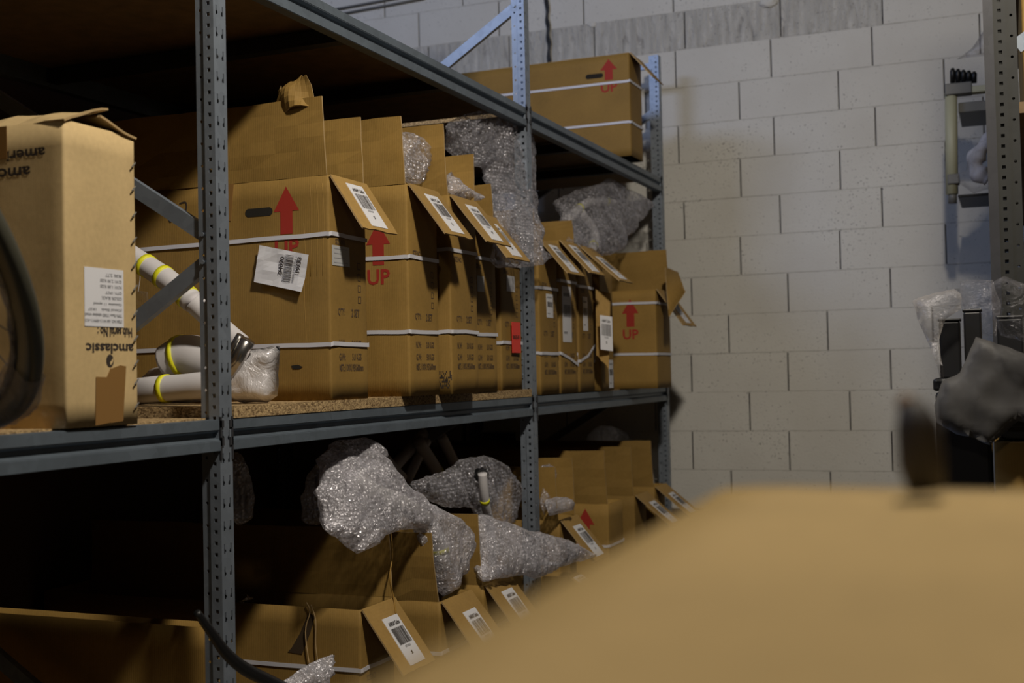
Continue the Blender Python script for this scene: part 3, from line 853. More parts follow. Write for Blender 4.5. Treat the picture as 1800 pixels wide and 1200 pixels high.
# stickers on cartons 4 and 5
sticker(c4, front_frame(.2, c4), .045, .33, .055, .052, PAPER_DIM, 0)
sticker(c5, front_frame(.19, c5), .055, .345, .075, .055, PAPER, 0)
RF = frame((.0052+.0045, 0, 0), (0, 1, 0), (0, 0, 1), .0008)
rl = sticker(c5, RF, .072, .130, .078, .108, REDLABEL, 0, 'red_sticker')
put_text('printed_text', 'BIKE-05', RF, .078, .178, .06, .014, INK, rl, 3)
# second label on the overlapping flap comes with carton 4

# ---- far bay, middle shelf
d1 = carton('narrow carton just beyond the middle upright, small white label high on it', .0, 4.225, .20, 1.84, B3, seed=11, flaps='l', lf=.12, fl=(.17, math.radians(40), 0), up=None, letter='S', straps=(.40, .155))
d2 = carton('second carton beyond the middle upright with a black and white barcode sticker', .0, 4.445, .20, 1.86, B3, seed=12, flaps='r', rf=.10, fl=(.18, math.radians(42), 0), letter='L', straps=(.44, .155), kink=(0, -.02, -.045))
d3 = carton('third carton beyond the middle upright with a narrow upright barcode label', .0, 4.668, .19, 1.86, B3, seed=13, flaps='', fl=(.23, math.radians(48), 0), letter='M', straps=(.43, .125), kink=(0, .02, .065))
d4 = carton('short carton with a peeling label wedged beside the large UP carton', .02, 4.885, .18, 1.78, B3, seed=14, flaps='', fl=None, straps=(), spec=False)
d5 = carton('large carton with a clear red UP arrow, beside the last upright, middle shelf', .148, 5.30, .245, 1.688+.02, B3, seed=15, flaps='r', rf=.20, lean=(0, .0), fl=(.20, math.radians(34), .15), up=-.12, upz=.28, letter='S', hole=False, straps=(.385, .155), spec=False)
for par, x, y, wd, ht, k in ((d1, .07, .29, .07, .09, 1), (d2, .03, .20, .10, .22, 2), (d3, .05, .25, .055, .14, 3), (d4, .10, .01, .06, .12, 4)):
    lb = label_on(par, front_frame(.2, par), x, y, wd, ht, rich=False, m=PAPER)
    put('barcode', front_frame(.2, par), barcode(wd*.8, ht*.22, 20+k), INK, lb, x+wd*.1, y+ht*.45, 3)
    put('printed_lines', front_frame(.2, par), rects([(x+wd*.1, y+ht*.82, x+wd*.8, y+ht*.88), (x+wd*.1, y+ht*.15, x+wd*.5, y+ht*.19)]), INK_GREY, lb, k=3)
# a bent flap with a label hanging between d4 and d5
h4 = 1.78-B3
def px(par, u, v, x):
    q = on(0, x, u, v); return q-Vector(par.location)
sheet('hanging_flap', px(d4, 1047, 510, .03), px(d4, 1073, 515, .09), px(d4, 1070, 648, .10), px(d4, 1048, 622, .04), CARD_FLAP, d4, .0045, 5, 8, .01, .004, .01, 2, CARD_EDGE)
q0 = px(d4, 1052, 612, .062); q1 = px(d4, 1066, 614, .092)
label_on(d4, frame(q0+V(.012, -.008, 0), q1-q0, (0, 0, 1), .001), 0, -.005, .05, .14, 5, 'S')
sheet('front_flap', px(d5, 1170, 470, .17), px(d5, 1192, 478, .19), px(d5, 1206, 512, .30), px(d5, 1178, 556, .24), CARD, d5, .0045, 6, 6, .008, .004, .004, 3, CARD_EDGE)

# ---- near bay: pale upside-down carton
am = thing('cardboard_box', 'tall pale carton with upside-down black lettering and a white label, in the left bay', 'box', (.004, 1.768, B1), 0)
AH = 1.838-B1; AW = .200
carton_body(AW, AH, .56, am, CARD_PALE, 21, .003, .006)
sheet('top_flap', (-.55, .0, AH-.002), (.004, .0, AH-.002), (.012, AW*.55, AH+.03), (-.55, AW*.55, AH+.035), CARD_PALE, am, .0045, 12, 6, .012, .012, .006, 4, CARD_EDGE)
sheet('top_flap', (-.55, AW, AH-.002), (.004, AW, AH-.002), (.010, AW*.45, AH+.022), (-.55, AW*.45, AH+.028), CARD_PALE, am, .0045, 12, 6, .004, .006, .004, 6, CARD_EDGE)
af = frame((.0046, AW, AH), (0, -1, 0), (0, 0, -1), .0008, am)    # rotated half a turn
def az(v): return (v-222)/(748-222)*AH     # depth below the top of the box
def ay(u): return (238-u)/(238-110)*AW     # from the right edge leftwards
lb = label_on(am, af, ay(211), az(470), ay(141)-ay(211), az(573)-az(470), rich=False, name='label')
W_ = ay(141)-ay(211); rows = ['M.M: 2.77', 'G.W: 2.90 KGS', 'N.W: 1.88 KGS', 'QTY: 1PCT', 'COLOR: BLACK', 'Cassette: Shimano 11 speed', '(Casual Black    15:27', 'TIFFs Race 1700D tubeless wheel', 'ITEM NO: AM W111-00W11-A13']
rows[5] = 'Cassette: 11 speed'
for k, s in enumerate(rows[::-1]):
    # the print is upside down with the box: first line sits lowest in the photograph
    vv = 560-k*10.2
    wd = W_*min(.94, .055*len(s)*.62+.12)
    put_text('printed_text', s, af, ay(211)+.006, 0+az(vv)-.0, wd, .0062, INK_GREY, lb, 3)
put_text('printed_text', 'Hub serial No :', af, ay(227), az(573), ay(163)-ay(227), .019, INK, am)
put_text('lettering', 'amclassic', af, ay(229), az(602), ay(143)-ay(229), .020, INK, am)
cx, cz = ay(185), az(633)
n = 22; ring = [(cx+.0105*math.cos(2*math.pi*k/n), cz+.0125*math.sin(2*math.pi*k/n)) for k in range(n)]
put('printed_emblem', af, (ring, [tuple(range(n))]), INK, am)
put('printed_emblem', af, ([(cx-.008, cz+.002), (cx-.001, cz+.009), (cx+.001, cz+.004), (cx-.004, cz-.001), (cx-.009, cz-.006)], [(0, 1, 2, 3, 4)]), CARD_PALE, am, k=2)
tp = tape_patch
def fpatch(pts, m, nm):
    vs = [on_body(am, V(.0075, ay_, z_), V(1, 0, 0), .001) for ay_, z_ in pts]; n = len(vs)
    return mk(nm, vs+[v+V(.0006, 0, 0) for v in vs], [tuple(range(n, 2*n)), tuple(range(n))[::-1]]+[(i, (i+1) % n, n+(i+1) % n, n+i) for i in range(n)], m, am)
def yy(u): return (u-110)/(238-110)*AW
def zz(v): return (748-v)/(748-222)*AH
fpatch([(yy(157), zz(746)), (yy(186), zz(742)), (yy(186), zz(645)), (yy(178), zz(662)), (yy(159), zz(661))], TAPE, 'tape')
fpatch([(yy(184), zz(743)), (yy(207), zz(741)), (yy(214), zz(643)), (yy(203), zz(641)), (yy(184), zz(648))], TAPE, 'tape')
sa = frame((0, -.0046, AH), (-1, 0, 0), (0, 0, -1), .0008, am)
def asd(u, v):
    q = on(1, 1.763, u, v); return (.004-q.x, AH+B1-q.z)
for wd_, s_, uu, v0_, v1_ in ((.150, 'american', 76, 257, 275), (.172, 'amclassic', 50, 290, 311)):
    a_ = asd(uu, v0_); b_ = asd(uu, v1_)
    put_text('lettering', s_, sa, a_[0], a_[1], wd_, (b_[1]-a_[1])*1.05, INK, am)
tape_patch(am, [(-.19, -.006, AH-.062), (-.135, -.006, AH-.062), (-.135, -.006, AH), (-.19, -.006, AH)])
for k, v in enumerate((275, 318, 366, 412, 457, 500, 546, 592, 637, 671, 714)):
    z = zz(v)
    box('staple', (-.001, .0014, -.008, .008, -.0009, .0009), GREYPL, am, 0, (.0062, AW-.013, z)).rotation_euler = (.75, 0, 0)

# ---- top shelf, far bay
T3 = ZB[2, 2]
tb = carton('brown carton with hand hole and red UP arrow on the top shelf', .03, 5.375, .195, 2.81, T3, seed=31, flaps='', fl=(.16, math.radians(40), 0), lab=False,
            spec=False, up=None, straps=(.345, .155), sl=.0)
up_print(tb, -.10, .36, .082, .098, tw=.080, th_=.045, gap=.012); hand_hole(tb, -.17, .385)
sheet('top_flap', (-1.06, .002, 2.81-T3), (-.002, .002, 2.81-T3), (-.002, .097, 2.81-T3+.004), (-1.06, .097, 2.81-T3+.004), CARD, tb, .0045, 12, 4, 0, .003, .002, 3, CARD_EDGE)
sheet('top_flap', (-1.06, .193, 2.81-T3), (-.002, .193, 2.81-T3), (-.002, .099, 2.81-T3+.004), (-1.06, .099, 2.81-T3+.004), CARD, tb, .0045, 12, 4, 0, .003, .002, 4, CARD_EDGE)
for f in [c for c in tb.children if c.name.startswith('side_flap')]: pass

# ---- lowest shelf
Z0 = ZB[1, 0]
l0 = carton('low narrow carton with a scuffed top behind the near upright, at the bottom left', -.10, 2.36, .062, on(1, 2.36, 355, 1103).z, Z0, dp=.98, seed=41, flaps='', fl=None, spec=False, straps=())
q = on(1, 2.36, 355, 1103); l0h = q.z
l1 = carton('brown carton with a torn side hole, its flap tied with string, bottom shelf', 0, 2.845, .190, .728, Z0, seed=42, fl=(.205, math.radians(36), 0), flaps='r', rf=.19, up=None, letter='S', straps=(.44, .145))
l2 = carton('second carton on the bottom shelf, its labelled flap under the large bubble wrap', .08, 3.165, .21, .695, Z0, seed=43, fl=(.215, math.radians(38), 0), flaps='l', lf=.20, lean=(-.02, 0), letter='M', straps=(.42, .145))
l3 = carton('third carton on the bottom shelf, its labelled flap half behind the foreground box', .08, 3.475, .21, .69, Z0, seed=44, fl=(.20, math.radians(38), 0), flaps='l', lf=.22, letter='L', straps=(.42, .145))
l4 = carton('dark carton standing behind the middle upright on the bottom shelf', -.02, 3.86, .2, .82, Z0, seed=45, fl=None, flaps='', spec=False)
m0 = carton('carton just past the middle upright with a small upturned label, bottom shelf', .10, 4.195, .095, .60, Z0, seed=50, fl=(.12, math.radians(55), 0), flaps='', letter='J', straps=(), spec=False)
m1 = carton('bottom far carton whose labelled flap hangs beside the middle upright', .03, 4.305, .19, .79, Z0, seed=51, fl=(.20, math.radians(40), 0), flaps='lr', lf=.20, rf=.22, letter='A', straps=(.50,))
m2 = carton('bottom far carton with a red UP arrow half hidden by the foreground box', .07, 4.78, .20, .80, Z0, seed=52, fl=None, flaps='l', lf=.22, up=-.10, straps=(.50,), hole=False)
m3 = carton('bottom far carton with a long narrow labelled flap, last but one at the wall', .02, 5.32, .19, .78, Z0, seed=53, fl=(.22, math.radians(50), 0), flaps='l', lf=.22, letter='L', straps=())
m4 = carton('last carton on the bottom shelf, its labelled flap nearest the block wall', .03, 5.62, .19, .79, Z0, seed=54, fl=(.22, math.radians(50), 0), flaps='l', lf=.22, letter='L', straps=())
# tear and string on carton l1
def spl(u, v): q = on(1, 2.845-.004, u, v); return (q.x, -.0058, q.z-Z0)
tape_patch(l1, [spl(541, 1078), spl(553, 1082), spl(545, 1110), spl(530, 1150), spl(505, 1146), (spl(512, 1138)), spl(527, 1112)], plain('torn_dark_board', (.045, .026, .010), .9), name='tear')
for a in (((540, 1058), (546, 1075), (538, 1110), (545, 1168)), ((548, 1062), (556, 1090), (556, 1130), (560, 1165))):
    vs, fs = tube(smoothpath([V(*spl(*p))-V(0, .002, 0) for p in a], 5), .0018, 6); mk('torn_strip', vs, fs, CARD_EDGE, l1, True)
vs, fs = tube(smoothpath([px(l1, 687, 935, -.02), px(l1, 690, 975, .0), px(l1, 685, 1015, .01), px(l1, 692, 1050, .012), px(l1, 696, 1078, .035)], 6), .0022, 6)
mk('string', vs, fs, plain('tan_string', (.30, .17, .03), .7), l1, True)

# ================================================================== wrapped things
def wrapped_tube(par, pts, rad, bands=(), m=FOAM, seg=18, name='foam_tube'):
    P = smoothpath(pts, 6); n = len(P)
    rr = [rad*(1+.05*noise.noise(p*20)) for p in P]
    vs, fs = tube(P, rr, seg); o = mk(name, vs, fs, m, par, True)
    for b in bands:
        i = min(n-2, int(b*(n-1))); a, c = P[i], P[i+1]; d = (c-a).normalized(); mid = a.lerp(c, b*(n-1)-i)
        vs, fs = tube([mid-d*.007, mid+d*.007], rad*1.07, seg); mk('yellow_tape', vs, fs, YELLOW, par, True)
    return o
def pp(u, v, x, par): return on(0, x, u, v)-Vector(par.location)
fb = thing('wrapped_bicycle_frame', 'bicycle frame in white foam with yellow tape, behind the near upright', 'bicycle frame', on(0, -.18, 330, 700))
fb.location = V(-.18, 2.52, B2)
def q1(u, v, y): return on(1, y, u, v)-Vector(fb.location)
wrapped_tube(fb, [q1(215, 440, 2.56), q1(262, 470, 2.55), q1(300, 496, 2.54), q1(338, 530, 2.53)], .029, (.30, .55, .90))
wrapped_tube(fb, [q1(338, 530, 2.53), q1(378, 566, 2.56), q1(425, 606, 2.60)], .027, (.55,))
wrapped_tube(fb, [q1(200, 690, 2.50), q1(250, 687, 2.50), q1(300, 682, 2.50), q1(380, 676, 2.50)], .034, (.62,))
wrapped_tube(fb, [q1(300, 640, 2.60), q1(335, 625, 2.60), q1(400, 650, 2.60)], .055, (.35,))
vs, fs = tube([q1(436, 598, 2.45), q1(398, 668, 2.45)], .018, 20); mk('silver_tube', vs, fs, SILVER, fb, True)
vs, fs = tube([q1(424, 590, 2.47), q1(392, 640, 2.47)], .012, 20); mk('silver_tube', vs, fs, SILVER, fb, True)
def pillow_y(name, pts, y, m, par, **k):
    """as pillow, for a shape lying in the plane y = const"""
    out = []
    for u, v in pts:
        q = on(1, y, u, v); out.append(q)
    T = k.get('T', .04)
    o = None
    P2 = [Vector((p.x, p.z)) for p in out]
    dense = []
    for i in range(len(P2)):
        a, b = P2[i], P2[(i+1) % len(P2)]; n = max(1, int((b-a).length/.012))
        for j in range(n):
            q = a.lerp(b, j/n); dense.append(q+Vector((noise.noise(Vector((q.x*40, q.y*40, 1))), noise.noise(Vector((q.x*40, q.y*40, 5)))))*.003)
    arr = np.array([tuple(p) for p in dense]); pts_ = dense[:]; nb = len(pts_)
    x = arr[:, 0].min()
    while x < arr[:, 0].max():
        z = arr[:, 1].min()
        while z < arr[:, 1].max():
            if np.hypot(arr[:, 0]-x, arr[:, 1]-z).min() > .008: pts_.append(Vector((x, z+.001*noise.noise(Vector((x*99, z*99, 0))))))
            z += .012
        x += .012
    r = geometry.delaunay_2d_cdt(pts_, [], [list(range(nb))], 1, 1e-6); N = len(r[0]); f = []; bk = []
    for q in r[0]:
        d = np.hypot(arr[:, 0]-q[0], arr[:, 1]-q[1]).min(); s = min(1, d/.07); h = T*math.sqrt(1-(1-s)**2)
        Q = Vector((q[0], q[1], y*7)); w1 = k.get('wr', 1)*(.016*(1-2*abs(noise.noise(Q*11)))*min(1, d/.02)+.006*(1-2*abs(noise.noise(Q*26)))*min(1, d/.02))
        f.append(V(q[0], y-h-w1, q[1])-Vector(par.location)); bk.append(V(q[0], y+h*.4, q[1])-Vector(par.location))
    bm = bmesh.new(); bv = [bm.verts.new(v) for v in f+bk]; ec = set()
    for t in r[2]:
        bm.faces.new([bv[i] for i in t]); bm.faces.new([bv[N+i] for i in t[::-1]])
        for a, b in ((t[0], t[1]), (t[1], t[2]), (t[2], t[0])): ec.add((a, b))
    for a, b in ec:
        if (b, a) not in ec: bm.faces.new((bv[b], bv[a], bv[N+a], bv[N+b]))
    return frombm(name, bm, m, par, True)
pillow_y('plastic_wrapping', [(405, 640), (425, 618), (455, 612), (492, 608), (490, 640), (488, 695), (470, 707), (430, 709), (400, 700), (385, 680)], 2.50, TISSUE, fb, T=.045)
pillow_y('plastic_wrapping', [(240, 672), (262, 650), (300, 636), (345, 600), (395, 600), (402, 640), (390, 700), (300, 712), (240, 710)], 2.66, TISSUE, fb, T=.03)

def wrap(label, out, m=BUBBLE, group='bubble wrap spilling from the cartons', name='bubble_wrap', cat='bubble wrap', **k):
    o = pillow(name, out, m, **k); tag(o, label, cat, group); return o
wrap('large clear bubble wrap sheet draped high beside the middle upright, over the red stickered carton',
     [(783, 222, -.08), (812, 203, -.07), (850, 194, -.06), (905, 198, -.075), (926, 225, -.085), (930, 330, -.085), (932, 385, -.07), (948, 425, .06), (971, 452, .09), (955, 466, .09), (905, 470, .08), (872, 468, .07), (868, 440, .06), (876, 400, .03), (862, 330, -.03), (850, 300, -.08), (800, 290, -.12), (783, 262, -.12)],
     T=.02, seed=2, wr=.016, R=.08, step=.012, freq=7.0)
wrap('small piece of bubble wrap standing in the second carton of the middle bay',
     [(706, 232, -.04), (735, 240, -.04), (757, 256, -.02), (750, 292, -.01), (738, 322, -.01), (712, 320, -.01), (706, 290, -.02)], T=.012, seed=3, wr=.02, R=.05, step=.010)
wrap('crumpled bubble wrap lump on top of the crushed cornered carton',
     [(782, 308, -.02), (795, 302, .0), (806, 320, .01), (830, 335, .03), (852, 345, .05), (845, 352, .05), (820, 350, .04), (795, 340, .02), (783, 335, .0)], m=BUBBLE_D, T=.02, seed=4, R=.03)
wrap('puffed clear bubble wrap bag over the cartons of the far bay, middle shelf',
     [(975, 352, -.16), (1010, 335, -.12), (1068, 314, -.10), (1085, 326, -.10), (1141, 360, -.06), (1125, 388, -.03), (1108, 410, -.01), (1090, 440, .02), (1072, 449, .02), (1045, 448, .02), (1010, 440, .0), (996, 420, -.03), (985, 385, -.1)],
     m=BUBBLE_C, T=.04, seed=5, wr=.018, R=.12, step=.014, freq=6.0)
wrap('large glossy bubble wrap bundle hanging over the first cartons of the bottom shelf',
     [(565, 800, -.10), (590, 775, -.10), (640, 768, -.08), (660, 790, -.05), (700, 842, .0), (745, 878, .02), (790, 905, .04), (812, 930, .05), (818, 965, .05), (806, 1010, .05), (780, 1048, .05), (766, 1015, .05), (742, 955, .04), (735, 930, .03), (692, 935, .03), (655, 962, .03), (628, 973, .02), (600, 950, .0), (572, 930, -.02), (568, 905, -.04), (555, 860, -.06)],
     m=BUBBLE_D, T=.05, seed=6, wr=.020, R=.10, step=.012, freq=4.5)
wrap('dim clear wrap edge hanging left of the large bubble wrap bundle',
     [(545, 830, -.22), (575, 790, -.22), (600, 780, -.2), (600, 850, -.2), (590, 915, -.2), (560, 922, -.2), (534, 918, -.22), (532, 875, -.22)], T=.03, seed=7, R=.06)
wrap('hooded bubble wrap sheet behind the third carton of the bottom shelf',
     [(722, 848, -.08), (750, 836, -.08), (790, 822, -.08), (810, 806, -.08), (855, 801, -.08), (885, 820, -.07), (903, 850, -.06), (905, 880, -.05), (892, 925, -.02), (868, 935, .0), (845, 915, .0), (835, 893, -.01), (780, 890, -.04), (745, 872, -.06)],
     m=BUBBLE_C, T=.045, seed=8, wr=.015, R=.10, step=.012)
wrap('bubble wrap roll end with big bubbles pointing right over the labelled flaps, bottom shelf',
     [(838, 905, .03), (870, 912, .04), (920, 930, .07), (975, 942, .10), (1010, 955, .12), (1036, 972, .14), (1030, 984, .14), (1000, 992, .13), (965, 1005, .12), (940, 1018, .12), (925, 1010, .12), (890, 1015, .1), (850, 1022, .09), (838, 990, .06)],
     m=BUBBLE_D, T=.045, seed=9, wr=.014, R=.08, step=.012)
wrap('small upright bubble wrap piece just right of the middle upright, bottom shelf',
     [(950, 820, -.06), (970, 818, -.05), (972, 850, -.04), (962, 880, -.02), (957, 905, -.02), (950, 880, -.03)], T=.02, seed=10, R=.04)
wrap('short fat bubble wrap roll on the flap with the barcode label, bottom shelf far bay',
     [(958, 880, .02), (975, 874, .03), (998, 874, .05), (1001, 890, .05), (990, 900, .04), (965, 905, .03)], m=BUBBLE_D, T=.028, seed=11, R=.03)
wrap('dim clear bag at the back of the bottom shelf, far bay',
     [(1040, 760, -.35), (1055, 748, -.35), (1085, 752, -.33), (1098, 775, -.32), (1104, 800, -.30), (1060, 800, -.32), (1030, 797, -.35)], T=.06, seed=12, R=.1)
wrap('bubble wrap corner rising at the bottom edge near the black tube',
     [(588, 1152, .10), (575, 1190, .1), (560, 1225, .1), (480, 1225, .1), (500, 1196, .1), (545, 1165, .1)], m=BUBBLE_D, T=.02, seed=13, R=.04)
wrap('thin strip of bubble wrap lying along the rim of the torn sided carton',
     [(412, 1040, -.40), (435, 1043, -.35), (462, 1054, -.3), (440, 1060, -.3), (412, 1058, -.36)], T=.012, seed=14, R=.03)
wrap('dim hanging wrap seen right behind the near upright under the middle shelf',
     [(405, 800, -.3), (425, 800, -.3), (438, 850, -.3), (436, 915, -.3), (410, 915, -.3)], T=.02, seed=15, R=.04)

# wrapped frames inside / behind the wraps
def frame_thing(label, segs, base, group='foam wrapped bicycle frames'):
    t = thing('wrapped_bicycle_frame', label, 'bicycle frame', base, 0, group)
    for pts, rad, bands in segs:
        wrapped_tube(t, [on(0, x, u, v)-Vector(base) for u, v, x in pts], rad, bands)
    return t
frame_thing('foam wrapped tube end with a yellow band poking out of the hooded wrap', [([(848, 832, .035), (850, 860, .03), (854, 890, .02), (862, 925, .0), (866, 990, -.03)], .015, (.42,))], V(.02, 3.6, .72))
frame_thing('crossed foam tubes in shadow under the middle shelf, seen behind the wrap', [([(680, 835, -.45), (745, 762, -.45)], .022, ()), ([(715, 845, -.42), (750, 775, -.42)], .018, ()), ([(735, 775, -.4), (772, 835, -.4)], .024, (.85,)), ([(775, 765, -.4), (802, 820, -.4)], .02, (.9,)), ([(660, 790, -.4), (705, 840, -.4)], .022, ())], V(-.42, 4.2, .9), 'foam wrapped bicycle frames')
frame_thing('foam tubes with yellow bands inside the puffed bag, far bay', [([(1000, 385, -.14), (1035, 355, -.14), (1080, 355, -.12)], .02, (.3, .8)), ([(1020, 372, -.14), (1045, 410, -.12), (1040, 440, -.1)], .02, (.8,))], V(-.1, 4.8, 1.85), 'foam wrapped bicycle frames')
frame_thing('foam tubes with faint yellow bands inside the large glossy bundle', [([(700, 880, -.01), (760, 930, .005), (780, 1000, .02)], .026, (.75,)), ([(625, 835, -.08), (655, 865, -.05), (700, 880, -.01)], .026, ())], V(0, 3.2, .8), 'foam wrapped bicycle frames')
bm = bmesh.new(); bmesh.ops.create_icosphere(bm, subdivisions=3, radius=1)
for q in bm.verts: q.co = Vector((q.co.x*.02, q.co.y*.035, q.co.z*.022))*(1+.4*noise.noise(q.co*3))
tag(frombm('black_fork_cap', bm, BLACK, None, True, on(0, .0, 846, 834)), 'black plastic cap at the mouth of the hooded bubble wrap', 'cap')

# wheel leaning in the left bay
wc = V(-.046, 1.434, 1.57); nrm = V(math.cos(.496)*math.cos(1.315), math.cos(.496)*math.sin(1.315), math.sin(.496))
e1 = nrm.cross(V(0, 0, 1)).normalized(); e2 = nrm.cross(e1)
wh = thing('bicycle_wheel', 'dark deep rimmed bicycle wheel partly in plastic film at the left edge', 'wheel', (wc.x, wc.y, B1))
off = wc-Vector(wh.location)
def wp(r, a, d=0): return off+e1*(r*math.cos(a))+e2*(r*math.sin(a))+nrm*d
def ringmesh(prof, n, a0=0, a1=2*math.pi, wob=0):
    vs = []; fs = []; m = len(prof); cl = abs(a1-a0-2*math.pi) < 1e-6
    for i in range(n if cl else n+1):
        a = a0+(a1-a0)*i/n
        for (r, d) in prof: vs.append(wp(r+wob*noise.noise(Vector((a*9, r*50, d*80))), a, d+wob*noise.noise(Vector((a*8, r*60, 4)))))
    for i in range(n):
        for k in range(m):
            j = (i+1) % n if cl else i+1
            fs.append((i*m+k, i*m+(k+1) % m, j*m+(k+1) % m, j*m+k))
    return vs, fs
vs, fs = ringmesh([(.335, -.004), (.335, .004), (.331, .011), (.322, .0125), (.300, .012), (.286, .006), (.283, 0), (.286, -.006), (.300, -.012), (.322, -.0125), (.331, -.011)], 120)
mk('rim', vs, fs, CARBON, wh, True)
vs, fs = ringmesh([(.2835, .0), (.290, .012), (.285, .016), (.279, .008), (.277, 0), (.279, -.008), (.285, -.016), (.290, -.012)], 120, wob=.006)
mk('inner_film', vs, fs, film('dark_glossy_film', .06, .25, 0, .06, gl=.3), wh, True)
vs, fs = tube([wp(0, 0, -.045), wp(0, 0, .045)], [.012, .012], 14); mk('hub', vs, fs, DARKSTEEL, wh, True)
for k in range(20):
    a = 2*math.pi*k/20; s = 1 if k % 2 else -1
    vs, fs = tube([wp(.016, a+.9*s, .03*s), wp(.285, a, 0)], .0011, 5); mk('spoke', vs, fs, BLACK, wh)
# film gathered round the lowest part of the wheel
al = math.atan2(-e2.z, -e1.z)
prof = [(.340, 0), (.338, .010), (.325, .017), (.295, .016), (.275, .010), (.268, 0), (.275, -.010), (.295, -.016), (.325, -.017), (.338, -.010)]
vs, fs = ringmesh(prof, 60, al-.75, al+.55, wob=.009); mk('plastic_wrapping', vs, fs, film('grey_cling_film', .25, .6, 0, .2, gl=.3), wh, True)

# black bent tube at the bottom
P = [on(0, .10, u, v) for u, v in ((346, 1076), (372, 1112), (398, 1148), (432, 1176), (480, 1200), (530, 1225))]
vs, fs = tube(smoothpath(P, 6), [.0075+.0065*min(1, i/18) for i in range(31)], 14)
tag(mk('handlebar', vs, fs, BLACK, None, True), 'black bent bicycle handlebar tube crossing the near upright at the bottom', 'handlebar')

# small bag hanging on carton 1
def s1(u, v, y=2.69): return on(1, y, u, v)
bg = [s1(237, 510), s1(259, 513), s1(262, 556), s1(238, 558)]
t = thing('parts_bag', 'small clear bag of parts hanging behind the pale carton', 'bag', bg[3])
sheet('bag_film', bg[3]-bg[3], bg[2]-bg[3], bg[1]-bg[3], bg[0]-bg[3], CLEARBAG, t, .006, 6, 6, .004, .004)
vs, fs = tube([s1(243, 512)-bg[3], s1(246, 492)-bg[3], s1(247, 468)-bg[3]], .0008, 5); mk('tie', vs, fs, FOAM, t)
# clothes of the far left dark bay: brown carton high at the back
carton('dark carton at the back of the left bay behind the wheel', -.62, 1.05, .5, 1.72, B1, dp=.44, seed=61, fl=None, spec=False, straps=(), group=None)

# ================================================================== right side of the aisle
STEEL_SAVE = STEEL

r2 = thing('storage_rack', 'steel rack at the right edge, shade put into the colour of its upright', 'rack', (1.602, 3.12, 0))
for yy_ in (0, 2.73):
    if yy_ == 0:
        DM = post_mesh(3.4).copy(); DM.materials.clear(); DM.materials.append(steel('shaded_steel', (.022, .022, .019), .6, .1))  # shade put into the colour: post steel darkened to look unlit
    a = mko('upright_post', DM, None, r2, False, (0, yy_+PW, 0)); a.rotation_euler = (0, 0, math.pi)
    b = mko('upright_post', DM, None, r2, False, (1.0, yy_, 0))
    box('post_flange', (-.022, .0, yy_-.004, yy_+.002, 0, 3.4), DARKSTEEL, r2)
    for z in (.5, 1.3, 2.1):
        vs, fs = bar((.05, yy_+.012, z), (.95, yy_+.012, z+.6), .036, .018); mk('brace', vs, fs, STEEL, r2)
me = beam_mesh(2.73-PW)
for z in (.10, 1.0, 1.90, 2.6):
    o = mko('shelf_beam', me, None, r2, False, (0.0, 2.73, z)); o.rotation_euler = (0, 0, math.pi)
    o = mko('shelf_beam', me, None, r2, False, (1.0, PW, z))
for z, nm in ((.174, 'lowest'), (1.074, 'second'), (1.974, 'third'), (2.674, 'top')):
    o = box('shelf_board', (1.62, 2.56, 3.17, 5.84, z-.027, z), BOARD)
    tag(o, f'{nm} chipboard board of the dark right hand rack', 'shelf', 'boards of the right rack')
# cartons inside the right rack
rb = carton('brown carton low in the dark right hand rack', 1.66, 3.45, .5, 1.50-.02, 1.074, dp=-.0+.01, seed=71, spec=False, straps=(), group=None) if False else None
def plain_box(label, b, m, group=None, seed=1):
    x0, x1, y0, y1, z0, z1 = b
    t = thing('cardboard_box', label, 'box', ((x1), y0, z0), 0, group)
    carton_body(y1-y0, z1-z0, x1-x0, t, m, seed, .003)
    W = y1-y0; H = z1-z0; D = x1-x0
    sheet('top_flap', (-D+.004, .003, H), (-.004, .003, H), (-.004, W/2-.001, H+.003), (-D+.004, W/2-.001, H+.003), m, t, .0045, 6, 4, 0, .002, 0, 1, CARD_EDGE)
    sheet('top_flap', (-D+.004, W-.003, H), (-.004, W-.003, H), (-.004, W/2+.001, H+.003), (-D+.004, W/2+.001, H+.003), m, t, .0045, 6, 4, 0, .002, 0, 2, CARD_EDGE)
    return t
plain_box('brown carton at the right edge on the lower board of the dark right rack', (1.64, 2.2, 3.9, 4.5, .174, .80), CARD, None, 3)
plain_box('brown carton on the second board of the dark right rack', (1.67, 2.3, 3.5, 4.3, 1.074, 1.55), CARD, None, 4)
plain_box('upper dark carton on the third board of the right rack', (1.67, 2.3, 3.4, 4.4, 1.974, 2.4), CARD, None, 5)
# tall black case and the plastic covered black parts above it
def ry(u, v, y): return on(1, y, u, v)
Y = 2.86
x0 = ry(1646, 760, Y).x; x1 = ry(1742, 760, Y).x; ztop = ry(1650, 665, Y).z
bc = thing('black_case', 'tall black case standing on the floor at the right, below dusty film', 'case', (x0, Y, 0))
box('case_body', (0, x1-x0, 0, .2, 0, ztop-.03), BLACK, bc, .008)
box('case_lid', (-.004, x1-x0+.004, -.004, .204, ztop-.028, ztop), BLACK, bc, .006)
xb = ry(1748, 800, 2.86).x; zb2 = ry(1770, 778, 2.86).z
plain_box('tall brown carton standing on the floor at the right edge beside the black case', (xb, xb+.35, 2.86, 3.08, 0, zb2), CARD, None, 12)
t = thing('black_pouch', 'small black pouch on top of the brown carton at the right edge', 'pouch', (xb, 2.86, zb2+.004))
box('pouch_body', (.01, .30, .0, .18, 0, ry(1770, 722, 2.86).z-zb2), BLACK, t, .02)
box('pouch_flap', (.02, .29, -.006, .0, .03, ry(1770, 722, 2.86).z-zb2-.01), BLACK, t, .002)
